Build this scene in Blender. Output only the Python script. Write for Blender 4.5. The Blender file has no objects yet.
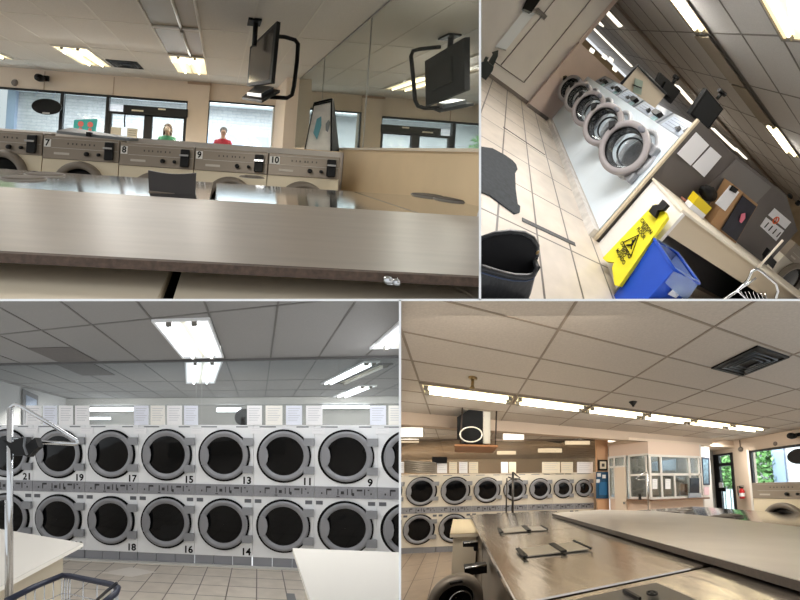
import bpy, bmesh, math, random
import numpy as np
from mathutils import Vector, Matrix
random.seed(7)
sc = bpy.context.scene
COL = sc.collection
# ------------------------------------------------------------------ camera, world, exposure
LENS = 400.0                                   # focal length in pixels of an 800 px wide frame
EYE = np.array([0.0, 0.0, 1.6])
cam_d = bpy.data.cameras.new('camera'); cam = bpy.data.objects.new('camera', cam_d); COL.objects.link(cam)
cam_d.sensor_width = 36; cam_d.lens = 36*LENS/800; cam_d.clip_start = .02; cam_d.clip_end = 200
cam.location = EYE; cam.rotation_euler = (math.pi/2, 0, 0); sc.camera = cam
wd = bpy.data.worlds.new('world'); sc.world = wd; wd.use_nodes = True
wd.node_tree.nodes['Background'].inputs[0].default_value = (.93, .97, 1, 1)
WORLD = 1.0
wd.node_tree.nodes['Background'].inputs[1].default_value = WORLD
sc.view_settings.view_transform = 'Standard'; sc.view_settings.look = 'None'
sc.view_settings.exposure = 0.0; sc.view_settings.gamma = 1; sc.view_settings.use_curve_mapping = False
sc.cycles.max_bounces = 8; sc.cycles.transparent_max_bounces = 16; sc.cycles.sample_clamp_indirect = 4
POW = {1: 17.0, 2: 24.0, 3: 12.5, 4: 18.5}       # watts of one lit ceiling troffer in each room

# ------------------------------------------------------------------ the four rooms
# Each room is laid out in its own metres (x across, y deep, z up from its floor), then sheared and scaled about the camera into its image panel.
class Room:
    def __init__(s, n, eye, f, R, px, py, keep):
        s.n = n; s.C = np.array([0, 0, eye]); s.f = f; s.px, s.py = px, py
        U, S, V = np.linalg.svd(np.array(R)); s.R = U @ V
        s.M = np.array([[f/LENS, 0, (px-400)/LENS], [0, 0, 1], [0, f/LENS, (300-py)/LENS]])
        s.A = s.M @ s.R; s.keep = keep           # keep: camera planes along the collage borders where this room is cut
    def w(s, p): return s.A @ (np.asarray(p, float) - s.C) + EYE
    def at(s, x, y, ax, v):
        d = s.R.T @ np.array([x-s.px, s.py-y, s.f]); i = 'xyz'.index(ax)
        return s.C + d*((v-s.C[i])/d[i])
TW = .0017                                      # half thickness of the added border slabs
up = (np.array([0, 0, TW]), np.array([0, 0, -1.])); dn = (np.array([0, 0, -TW]), np.array([0, 0, 1.]))
va = np.array([1, -.2, 0.])/math.hypot(1, .2)
R1 = Room(1, 1.15, 360, [[.99607,-.0544,.06988],[-.0696,.0071,.99755],[.05476,.99849,-.00329]], 240, 150, [up, (-va*TW, va)])
R2 = Room(2, 1.0, 295, [[.66207,-.37027,.65158],[-.54391,.36072,.75765],[.51557,.85603,-.03743]], 640, 150, [up, (va*TW, -va)])
R3 = Room(3, 1.62, 426.86, [[.99091,.13428,.00853],[-.00885,.00179,.99996],[-.13426,.99094,-.00296]], 200, 450, [dn, (np.array([-TW,0,0]), np.array([1.,0,0]))])
R4 = Room(4, 1.54, 276.49, [[.88978,-.45597,-.01957],[-.04398,-.12835,.99075],[.45426,.88069,.13426]], 600, 450, [dn, (np.array([TW,0,0]), np.array([-1.,0,0]))])
# matrices read as columns x, depth, up
for r_ in (R1, R2, R3, R4): pass

# ------------------------------------------------------------------ materials
def lin(c):
    c = [v/255 for v in c]; return [v/12.92 if v <= .04045 else ((v+.055)/1.055)**2.4 for v in c] + [1]
_m = {}
def mat(name, c, rough=.6, metal=0, var=0, scale=8, bump=0, spec=.5, emit=None, es=1, stretch=None):
    if name in _m: return _m[name]
    m = bpy.data.materials.new(name); m.use_nodes = True; nt = m.node_tree; b = nt.nodes['Principled BSDF']
    b.inputs['Base Color'].default_value = lin(c); b.inputs['Roughness'].default_value = rough
    b.inputs['Metallic'].default_value = metal; b.inputs['Specular IOR Level'].default_value = spec
    if emit: b.inputs['Emission Color'].default_value = lin(emit); b.inputs['Emission Strength'].default_value = es
    if var or bump:
        tc = nt.nodes.new('ShaderNodeTexCoord'); n = nt.nodes.new('ShaderNodeTexNoise'); n.inputs['Scale'].default_value = scale
        n.inputs['Detail'].default_value = 6
        src = tc.outputs['Object']
        if stretch:
            mp = nt.nodes.new('ShaderNodeMapping'); mp.inputs['Scale'].default_value = stretch
            nt.links.new(src, mp.inputs[0]); src = mp.outputs[0]
        nt.links.new(src, n.inputs['Vector'])
        if var:
            r = nt.nodes.new('ShaderNodeValToRGB'); L = lin(c)
            r.color_ramp.elements[0].position = .3; r.color_ramp.elements[1].position = .7
            r.color_ramp.elements[0].color = [v*(1-var) for v in L[:3]]+[1]; r.color_ramp.elements[1].color = [min(1, v*(1+var)) for v in L[:3]]+[1]
            nt.links.new(n.outputs[0], r.inputs[0]); nt.links.new(r.outputs[0], b.inputs['Base Color'])
        if bump:
            bp = nt.nodes.new('ShaderNodeBump'); bp.inputs['Strength'].default_value = bump; bp.inputs['Distance'].default_value = .004
            nt.links.new(n.outputs[0], bp.inputs['Height']); nt.links.new(bp.outputs[0], b.inputs['Normal'])
    _m[name] = m; return m
def tile_mat(name, c, grout, w=.305, h=.305, mortar=.004, rough=.35, off=0, var=.08):
    m = bpy.data.materials.new(name); m.use_nodes = True; nt = m.node_tree; b = nt.nodes['Principled BSDF']
    uv = nt.nodes.new('ShaderNodeUVMap'); br = nt.nodes.new('ShaderNodeTexBrick'); br.offset = off
    L = lin(c)
    for k, v in (('Scale', 1), ('Mortar Size', mortar), ('Brick Width', w), ('Row Height', h), ('Bias', 0), ('Mortar Smooth', .1)): br.inputs[k].default_value = v
    br.inputs['Color1'].default_value = L; br.inputs['Color2'].default_value = [v*(1-var) for v in L[:3]]+[1]; br.inputs['Mortar'].default_value = lin(grout)
    n = nt.nodes.new('ShaderNodeTexNoise'); n.inputs['Scale'].default_value = 6; n.inputs['Detail'].default_value = 8
    mx = nt.nodes.new('ShaderNodeMix'); mx.data_type = 'RGBA'; mx.blend_type = 'MULTIPLY'; mx.inputs[0].default_value = .35
    nt.links.new(uv.outputs[0], br.inputs['Vector']); nt.links.new(uv.outputs[0], n.inputs['Vector'])
    nt.links.new(br.outputs[0], mx.inputs[6]); nt.links.new(n.outputs[0], mx.inputs[7]); nt.links.new(mx.outputs[2], b.inputs['Base Color'])
    b.inputs['Roughness'].default_value = rough; return m
def glass_mat(name, tint=(235, 240, 240), haze=.0, gloss=.08, hc=(150, 150, 145)):
    m = bpy.data.materials.new(name); m.use_nodes = True; nt = m.node_tree; nt.nodes.clear()
    o = nt.nodes.new('ShaderNodeOutputMaterial'); t = nt.nodes.new('ShaderNodeBsdfTransparent'); t.inputs[0].default_value = lin(tint)
    g = nt.nodes.new('ShaderNodeBsdfGlossy'); g.inputs['Roughness'].default_value = .02; d = nt.nodes.new('ShaderNodeBsdfDiffuse'); d.inputs[0].default_value = lin(hc)
    a = nt.nodes.new('ShaderNodeMixShader'); a.inputs[0].default_value = gloss; c = nt.nodes.new('ShaderNodeMixShader'); c.inputs[0].default_value = haze
    nt.links.new(t.outputs[0], a.inputs[1]); nt.links.new(g.outputs[0], a.inputs[2]); nt.links.new(a.outputs[0], c.inputs[1]); nt.links.new(d.outputs[0], c.inputs[2])
    nt.links.new(c.outputs[0], o.inputs[0]); return m
GLASS = glass_mat('window_glass', gloss=.04); MIRG = glass_mat('mirror_glass', (226, 228, 226), .07, .0)
CASE = glass_mat('clear_cover', (225, 230, 232), .12, .1, (200, 205, 210))
BAGM = glass_mat('bin_liner', (200, 215, 235), .35, .1, (150, 175, 215))
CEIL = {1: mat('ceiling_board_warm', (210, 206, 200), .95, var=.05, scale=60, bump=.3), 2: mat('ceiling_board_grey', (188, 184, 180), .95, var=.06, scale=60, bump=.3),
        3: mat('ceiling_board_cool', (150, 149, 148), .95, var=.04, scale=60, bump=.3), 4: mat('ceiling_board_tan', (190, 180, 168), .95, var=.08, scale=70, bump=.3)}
GRID = {1: mat('grid_white', (214, 210, 202), .6), 2: mat('grid_dark', (112, 106, 100), .6), 3: mat('grid_grey', (108, 106, 104), .6), 4: mat('grid_brown', (140, 126, 110), .6)}
BLACK = mat('black_plastic', (13, 13, 14), .6, spec=.25); BLK2 = mat('black_paint', (9, 9, 10), .55, spec=.25)
WHITE = mat('white_enamel', (232, 234, 236), .35); CREAM = mat('cream_enamel', (226, 212, 184), .45)
PAPER = mat('paper', (236, 236, 238), .8); PAPERC = mat('cream_paper', (228, 218, 196), .8)
CHROME = mat('chrome', (210, 212, 215), .15, 1); STEEL = mat('stainless_steel', (196, 190, 180), .22, 1, bump=.12, scale=5, stretch=(1, 12, 1))
STEELG = mat('polished_steel', (205, 205, 208), .09, 1, bump=.03, scale=4)
WTUBE = mat('lit_tube_warm', (255, 250, 235), emit=(255, 244, 214), es=5); CTUBE = mat('lit_tube_cool', (255, 255, 255), emit=(244, 250, 255), es=6)
LITW = mat('lit_panel_warm', (250, 240, 205), .5, emit=(255, 236, 186), es=.95); LITC = mat('lit_panel_cool', (250, 250, 250), .5, emit=(240, 246, 255), es=.8)
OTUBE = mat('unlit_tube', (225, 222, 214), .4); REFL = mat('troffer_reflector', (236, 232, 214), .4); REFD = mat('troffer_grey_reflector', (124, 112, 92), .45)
BEIGE = mat('beige_wall_paint', (228, 212, 194), .85, var=.03, scale=3); LBEI = mat('pale_wall_paint', (214, 206, 198), .85, var=.03, scale=3)
TRED = mat('red_print', (200, 60, 60), .7)

# ------------------------------------------------------------------ mesh helpers
_txt = {}
def glyphs(s):
    if s not in _txt:
        cu = bpy.data.curves.new('t', 'FONT'); cu.body = s; cu.align_x = 'CENTER'; cu.align_y = 'CENTER'; cu.size = 1; cu.offset = .03
        cu.resolution_u = 3; ob = bpy.data.objects.new('t', cu); COL.objects.link(ob); bpy.context.view_layer.update()
        me = ob.evaluated_get(bpy.context.evaluated_depsgraph_get()).to_mesh()
        _txt[s] = ([tuple(v.co) for v in me.vertices], [tuple(p.vertices) for p in me.polygons])
        bpy.data.objects.remove(ob); bpy.data.curves.remove(cu)
    return _txt[s]
class MB:
    def __init__(s, room, o=(0, 0, 0), u=(1, 0, 0), v=(0, 1, 0), w=(0, 0, 1)):
        s.r = room; s.V = []; s.F = []; s.S = []; s.set(o, u, v, w)
    def set(s, o, u=(1, 0, 0), v=(0, 1, 0), w=(0, 0, 1)):
        s.o = np.array(o, float); s.B = np.array([u, v, w], float).T; return s
    def add(s, vs, fs, smooth=False):
        n = len(s.V); s.V += [s.o + s.B @ np.array(v, float) for v in vs]
        s.F += [tuple(n+i for i in f) for f in fs]; s.S += [smooth]*len(fs); return s
    def box(s, x0, x1, y0, y1, z0, z1, bev=0):
        if bev:
            b = bev; P = [(x0+b, y0), (x1-b, y0), (x1, y0+b), (x1, y1-b), (x1-b, y1), (x0+b, y1), (x0, y1-b), (x0, y0+b)]
            c = ((x0+x1)/2, (y0+y1)/2); rings = []
            for z, k in ((z0, 1), (z0+b, 0), (z1-b, 0), (z1, 1)):
                rings.append([(p[0]+(b if p[0] < c[0] else -b)*k*.7, p[1]+(b if p[1] < c[1] else -b)*k*.7, z) for p in P])
            vs = [p for r in rings for p in r]; fs = [tuple(range(7, -1, -1)), tuple(range(24, 32))]
            for k in range(3):
                for i in range(8): j = (i+1) % 8; fs.append((8*k+i, 8*k+j, 8*k+8+j, 8*k+8+i))
            return s.add(vs, fs)
        return s.add([(x0,y0,z0),(x1,y0,z0),(x1,y1,z0),(x0,y1,z0),(x0,y0,z1),(x1,y0,z1),(x1,y1,z1),(x0,y1,z1)],
                     [(3,2,1,0),(4,5,6,7),(0,1,5,4),(1,2,6,5),(2,3,7,6),(3,0,4,7)])
    def slab(s, pts, d):                       # polygon pushed along vector d
        n = len(pts); d = np.array(d, float); a = [np.array(p, float) for p in pts]
        fs = [tuple(range(n-1, -1, -1)), tuple(range(n, 2*n))]+[(i, (i+1) % n, n+(i+1) % n, n+i) for i in range(n)]
        return s.add(a+[p+d for p in a], fs)
    def grid(s, o, a, b, na, nb):
        o, a, b = (np.array(t, float) for t in (o, a, b))
        vs = [o+a*i/na+b*j/nb for j in range(nb+1) for i in range(na+1)]
        return s.add(vs, [(j*(na+1)+i, j*(na+1)+i+1, (j+1)*(na+1)+i+1, (j+1)*(na+1)+i) for j in range(nb) for i in range(na)])
    def lathe(s, c, ax, prof, seg=28, sx=1, caps=False):   # prof: (radius, height along ax)
        k = 'xyz'.index(ax); i1, i2 = [(1, 2), (0, 2), (0, 1)][k]; vs = []
        for r, h in prof:
            for t in range(seg):
                a = 2*math.pi*t/seg; p = [0, 0, 0]; p[k] = c[k]+h; p[i1] = c[i1]+r*math.cos(a)*sx; p[i2] = c[i2]+r*math.sin(a); vs.append(p)
        fs = [(j*seg+t, j*seg+(t+1) % seg, (j+1)*seg+(t+1) % seg, (j+1)*seg+t) for j in range(len(prof)-1) for t in range(seg)]
        s.add(vs, fs, True)
        if caps: s.F.append(tuple(len(s.V)-len(vs)+t for t in range(seg))); s.F.append(tuple(len(s.V)-seg+t for t in range(seg))); s.S += [False, False]
        return s
    def cyl(s, c, ax, r, h, seg=20): return s.lathe(c, ax, [(r, 0), (r, h)], seg, caps=True)
    def tube(s, pts, r, seg=8, closed=False):
        P = [np.array(p, float) for p in pts]; n = len(P); vs = []; N = None
        for i in range(n):
            t = (P[(i+1) % n]-P[i-1]) if closed else P[min(i+1, n-1)]-P[max(i-1, 0)]
            t = t/(np.linalg.norm(t)+1e-9)
            if N is None: N = np.cross(t, [0, 0, 1.] if abs(t[2]) < .9 else [1., 0, 0])
            N = N-t*(N@t); N = N/(np.linalg.norm(N)+1e-9); B = np.cross(t, N)
            for k in range(seg): a = 2*math.pi*k/seg; vs.append(P[i]+r*(math.cos(a)*N+math.sin(a)*B))
        m = n if closed else n-1
        fs = [(i*seg+k, i*seg+(k+1) % seg, ((i+1) % n)*seg+(k+1) % seg, ((i+1) % n)*seg+k) for i in range(m) for k in range(seg)]
        s.add(vs, fs, True)
        if not closed:
            b = len(s.V)-len(vs); s.F += [tuple(b+k for k in range(seg)), tuple(b+(n-1)*seg+k for k in range(seg))]; s.S += [False, False]
        return s
    def text(s, st, o, u, v, size):            # flat letters on a plane
        vs, fs = glyphs(st); o, u, v = (np.array(t, float) for t in (o, u, v))
        return s.add([o+u*p[0]*size+v*p[1]*size for p in vs], fs)
    def blob(s, c, rx, ry, rz, n=10, bump=0):
        vs = []; fs = []
        for j in range(n+1):
            for i in range(2*n):
                a = math.pi*i/n; b = math.pi*j/n; q = 1+random.uniform(-bump, bump)
                vs.append((c[0]+rx*q*math.cos(a)*math.sin(b), c[1]+ry*q*math.sin(a)*math.sin(b), c[2]+rz*q*math.cos(b)))
        fs = [(j*2*n+i, j*2*n+(i+1) % (2*n), (j+1)*2*n+(i+1) % (2*n), (j+1)*2*n+i) for j in range(n) for i in range(2*n)]
        return s.add(vs, fs, True)
    def build(s, name, m, parent=None, uv=None, origin=None):
        W = [s.r.w(p) for p in s.V]
        me = bpy.data.meshes.new(name); base = np.zeros(3)
        if parent is not None: base = np.array(parent['_w'][:])
        elif origin is not None: base = s.r.w(origin)
        elif W: A = np.array(W); base = np.array([A[:, 0].mean(), A[:, 1].mean(), A[:, 2].min()])
        bm = bmesh.new(); bv = [bm.verts.new(w) for w in W]
        L = bm.loops.layers.uv.new('UVMap') if uv else None
        for f, sm in zip(s.F, s.S):
            try: fc = bm.faces.new([bv[i] for i in f])
            except ValueError: continue
            fc.smooth = sm
            if uv:
                ia, ib = ('xyz'.index(c) for c in uv)
                for lp, i in zip(fc.loops, f): lp[L].uv = (s.V[i][ia], s.V[i][ib])
        for co, no in s.r.keep:
            c = Vector(co + EYE); nn = Vector(no)
            if any((v.co-c).dot(nn) > 0 for v in bm.verts):
                bmesh.ops.bisect_plane(bm, geom=bm.verts[:]+bm.edges[:]+bm.faces[:], plane_co=c, plane_no=nn, clear_outer=True)
        if not bm.faces: bm.free(); bpy.data.meshes.remove(me); return None
        bmesh.ops.recalc_face_normals(bm, faces=bm.faces)
        for v in bm.verts: v.co -= Vector(base)
        bm.to_mesh(me); bm.free(); me.materials.append(m)
        o = bpy.data.objects.new(name, me); COL.objects.link(o); o['_w'] = [float(t) for t in base]
        if parent is not None:
            o.parent = parent
        else: o.location = base
        return o
def thing(room, name, label, cat, loc, group=None):
    o = bpy.data.objects.new(name, None); COL.objects.link(o); w = room.w(loc); o.location = w; o['_w'] = [float(t) for t in w]
    o.empty_display_size = .05; o['label'] = label; o['category'] = cat
    if group: o['group'] = group
    return o
def tag(o, label, cat, group=None, kind=None):
    if o is None: return None
    o['label'] = label; o['category'] = cat
    if group: o['group'] = group
    if kind: o['kind'] = kind
    return o
def struct(mb, name, m, parent=None, uv=None):
    o = mb.build(name, m, parent, uv)
    if o is not None and parent is None: o['kind'] = 'structure'
    return o
def daylight(room, p, aim, power, size):  # area lamp added outdoors to stand in for sky light
    l = bpy.data.lights.new('daylight', 'AREA'); l.energy = power; l.size = size; l.color = (.92, .97, 1)
    o = bpy.data.objects.new('daylight', l); COL.objects.link(o); w = Vector(room.w(p)); o.location = w
    o.rotation_euler = (Vector(room.w(aim))-w).to_track_quat('-Z', 'Y').to_euler(); return o
def lamp(room, p, power, size=.6, col=(1, .96, .88)):  # serves the troffers and also added fill lamps that have no fixture
    l = bpy.data.lights.new('troffer_or_fill_light', 'AREA'); l.energy = power; l.size = size; l.color = col
    o = bpy.data.objects.new('troffer_or_fill_light', l); COL.objects.link(o); o.location = room.w(p); return o

# ------------------------------------------------------------------ white slabs added along the collage borders, edge-on to the camera
def divider(name, co):
    me = bpy.data.meshes.new(name); me.from_pydata([tuple(np.array(c)+EYE) for c in co], [], [(3,2,1,0),(4,5,6,7),(0,1,5,4),(1,2,6,5),(2,3,7,6),(3,0,4,7)])
    me.materials.append(mat('white_border', (250, 250, 250), .8)); o = bpy.data.objects.new(name, me); COL.objects.link(o); o['kind'] = 'structure'
N0, F0, t = .6, 17.0, TW
divider('collage_border_across', [(-F0*1.3, N0, -t), (F0*1.3, N0, -t), (F0*1.3, F0, -t), (-F0*1.3, F0, -t), (-F0*1.3, N0, t), (F0*1.3, N0, t), (F0*1.3, F0, t), (-F0*1.3, F0, t)])
divider('collage_border_upper', [(.2*N0-t, N0, 0), (.2*N0+t, N0, 0), (.2*F0+t, F0, 0), (.2*F0-t, F0, 0), (.2*N0-t, N0, F0), (.2*N0+t, N0, F0), (.2*F0+t, F0, F0), (.2*F0-t, F0, F0)])
divider('collage_border_lower', [(-t, N0, -F0), (t, N0, -F0), (t, F0, -F0), (-t, F0, -F0), (-t, N0, 0), (t, N0, 0), (t, F0, 0), (-t, F0, 0)])

# ------------------------------------------------------------------ shared builders
def troffer(room, x0, x1, y0, y1, H, lit, label, group, tubes=WTUBE, refl=REFL, along='y', power=None, skew=0):
    fr_ = ((-skew*y0, 0, 0), (1, 0, 0), (skew, 1, 0)); M_ = lambda: MB(room, *fr_)
    t = thing(room, 'ceiling_light', label, 'ceiling light', ((x0+x1)/2, (y0+y1)/2, H), group)
    f = M_(); w = .025
    f.box(x0, x1, y0, y0+w, H-.03, H-.004).box(x0, x1, y1-w, y1, H-.03, H-.004).box(x0, x0+w, y0+w, y1-w, H-.03, H-.004).box(x1-w, x1, y0+w, y1-w, H-.03, H-.004)
    f.build('frame', GRID[room.n] if not lit else WHITE if room.n == 3 else GRID[room.n], t)
    M_().box(x0+w, x1-w, y0+w, y1-w, H-.008, H-.003).build('reflector' if not lit else 'diffuser', LITC if lit and tubes is CTUBE else LITW if lit else refl, t)
    if along == 'y':
        for k in ((.28, .72) if lit else (.62,)):
            x = x0+(x1-x0)*k; M_().cyl((x, y0+.09, H-.035), 'y', .019, y1-y0-.18, 10).build('tube', tubes if lit else OTUBE, t)
            [M_().box(x-.025, x+.025, ya, ya+.05, H-.06, H-.008).build('socket', mat('socket_grey', (120, 116, 108), .6), t) for ya in (y0+.04, y1-.09)]
        if lit: M_().slab([((x0+x1)/2-.03, y0+w, H-.008), ((x0+x1)/2, y0+w, H-.03), ((x0+x1)/2+.03, y0+w, H-.008)], (0, y1-y0-2*w, 0)).build('spine', refl, t)
    else:
        for k in (.28, .72):
            y = y0+(y1-y0)*k; M_().cyl((x0+.09, y, H-.035), 'x', .019, x1-x0-.18, 10).build('tube', tubes if lit else OTUBE, t)
            [M_().box(xa, xa+.05, y-.025, y+.025, H-.06, H-.008).build('socket', mat('socket_grey', (120, 116, 108), .6), t) for xa in (x0+.04, x1-.09)]
    if not lit and room.n == 2: M_().box(x0+w, x1-w, y0+w, y1-w, H-.07, H-.055).build('cover', refl, t)
    if lit and power: lamp(room, ((x0+x1)/2, (y0+y1)/2, H-.09), power, .55, (1, .98, .96) if room.n == 3 else (1, .97, .92))
    return t
def ceil_grid(room, xs, ys, H, X, Y, par, w=.012):
    g = MB(room)
    for x in xs: g.box(x-w, x+w, Y[0], Y[1], H-.006, H+.004)
    for y in ys: g.box(X[0], X[1], y-w, y+w, H-.005, H+.004)
    return g.build('ceiling_grid', GRID[room.n], par)
DGREY = mat('door_ring_grey', (134, 135, 139), .35); DDARK = mat('drum_glass', (9, 10, 12), .12, spec=.22); GASK = mat('gasket', (7, 7, 8), .8, spec=.15)
CGRY = mat('coin_panel_grey', (140, 141, 146), .5, var=.1, scale=30); KICK = mat('kick_panel_grey', (142, 143, 148), .5); HGRY = mat('hinge_grey', (138, 140, 144), .5)
NUM = mat('number_black', (12, 12, 14), .8, spec=.2)
def dryer(room, o, u, v, n_up, n_lo, W, label, group, band_label=None, detail=True):
    """stacked dryer; local x along the row, y into the wall, z up, front at y=0"""
    t = thing(room, 'stacked_dryer', label, 'dryer', o, group); F = (o, u, v, (0, 0, 1)); h = W/2
    M = lambda: MB(room, *F)
    M().box(-h+.002, h-.002, 0, .7, .14, 1.95).build('cabinet', WHITE if room.n == 3 else mat('white_enamel_aged', (222, 214, 198), .4), t)
    k = M()
    for i in range(3): k.box(-h+.006+i*(W-.01)/3, -h+(i+1)*(W-.01)/3-.003, .01, .1, .0, .14)
    k.build('kick_panel', KICK, t)
    b = M().box(-h+.003, h-.003, -.015, .01, .975, 1.13).build('coin_panel', CGRY, t)
    if detail:
        b2 = M()
        for x in (-.3, -.12, .03, .1, .3): b2.box(x*W-.006, x*W+.006, -.019, -.014, 1.02, 1.10)
        for x, z, a, c in ((-.26, 1.09, .03, .012), (-.05, 1.05, .02, .02), (.12, 1.03, .012, .02), (.22, 1.085, .035, .012), (-.38, 1.04, .008, .012), (.40, 1.04, .008, .012), (.36, 1.09, .01, .008), (-.12, 1.0, .02, .006)):
            M().box(x*W-a, x*W+a, -.021, -.014, z-c, z+c).build('coin_slide', mat('coin_slide_dark', (40, 40, 44), .5), t)
        b2.build('panel_groove', mat('coin_slide_dark', (40, 40, 44), .5), b)
        s = M()
        for x in (-h+.07, h-.07): s.box(x-.045, x+.045, -.006, .003, .885, .935)
        s.build('name_plate', mat('plate_grey', (96, 98, 104), .5), t)
        s = M().box(-h+.08, -h+.30, -.004, .002, 1.918, 1.934).box(h-.24, h-.08, -.004, .002, 1.918, 1.934)
        s.build('brand_strip', mat('strip_grey', (120, 122, 128), .5), t)
    for zc in (.58, 1.53):
        R = .345*W/.81
        d = M().lathe((0, 0, zc), 'y', [(R+.016, .0), (R+.016, -.02), (R-.014, -.03)], 40).build('door_gasket', GASK, t)
        d = M().lathe((-.0, 0, zc), 'y', [(R-.01, -.0), (R-.01, -.045), (R-.03, -.055), (R-.06, -.05), (R-.085, -.02), (R-.095, -.02)], 40)
        dr = d.build('door', DGREY, t)
        g = M().lathe((0, 0, zc), 'y', [(R-.083, -.022), (R*.5, -.038), (.001, -.045)], 32); g.build('door_glass', DDARK, dr)
        # finger grip bulging in from the left of the ring
        pts = [(-R+.03, -.05, zc-.13), (-R+.10, -.05, zc-.13), (-R+.128, -.05, zc-.07), (-R+.138, -.05, zc), (-R+.128, -.05, zc+.07), (-R+.10, -.05, zc+.13), (-R+.03, -.05, zc+.13)]
        M().slab(pts, (0, -.014, 0)).build('grip', DGREY, dr)
        for q in (-1, 1):
            M().box(R-.085, h-.006, -.055, -.002, zc+q*.19-.052, zc+q*.19+.052).build('hinge', HGRY, t)
    for n, z in ((n_up, 1.185), (n_lo, .205)):
        if n: M().text(n, (h-.09, -.004, z), (1, 0, 0), (0, 0, 1), .135).build('number', NUM, t)
    return t
PNL = mat('washer_console_taupe', (150, 138, 124), .4, .2); KNOB = mat('knob_black', (12, 12, 13), .5, spec=.3)
def washer(room, o, u, v, W, num, label, group, H=1.15, zc=.55, body=CREAM, ring=mat('ring_taupe', (122, 112, 100), .45), R=.27, D=.72, con=.26, both=True):
    """front loader with its control console along the top of the front"""
    t = thing(room, 'front_load_washer', label, 'washing machine', o, group); h = W/2
    M = lambda: MB(room, o, u, v, (0, 0, 1))
    M().box(-h+.005, h-.005, 0, D, 0, H-con).build('cabinet', body, t)
    c = M().box(-h+.004, h-.004, -.012, .3, H-con, H, .006).build('console', PNL, t)
    M().box(-h+.1, h-.02, -.016, -.011, H-con*.52, H-con*.5).box(-h+.1, h-.02, -.016, -.011, H-.03, H-.026).box(-h+.13, -h+.30, -.015, -.011, H-con*.8, H-con*.7).build('console_stripe', mat('stripe_pale', (196, 188, 176), .5), c)
    for x, r in ((.06, .026), (.18, .019)): M().lathe((x*W*1.3, -.012, H-con*.7), 'y', [(r, 0), (r, -.03), (r*.7, -.036), (.001, -.036)], 16).build('knob', KNOB, t)
    M().box(.31*W, .43*W, -.05, -.01, H-con*.9, H-con*.12, .008).build('coin_box', KNOB, t)
    M().box(.30*W, .42*W, -.075, -.05, H-con*.42, H-con*.34).build('coin_slide', CHROME, t)
    k = M()
    for x in (-.18, -.12, -.07, .0, .04, .1, .16): k.box(x*W, x*W+.012, -.016, -.011, H-con*.34, H-con*.26)
    k.build('printed_marks', mat('mark_dark', (70, 64, 58), .6), c)
    if num:
        pl = M().box(-h+.015, -h+.015+.045*len(num)+.03, -.016, -.01, H-con*.36-.035, H-con*.36+.055).build('number_plate', mat('plate_white', (236, 234, 228), .6), t)
        M().text(num, (-h+.03+.0225*len(num), -.018, H-con*.32), (1, 0, 0), (0, 0, 1), .1).build('number', NUM, pl)
    d = M().lathe((0, 0, zc), 'y', [(R, 0), (R, -.05), (R-.03, -.075), (R-.075, -.065), (R-.085, -.02)], 36).build('door', ring, t)
    M().lathe((0, 0, zc), 'y', [(R-.08, -.03), (R*.4, -.05), (.001, -.055)], 28).build('door_glass', DDARK, d)
    return t
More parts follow.
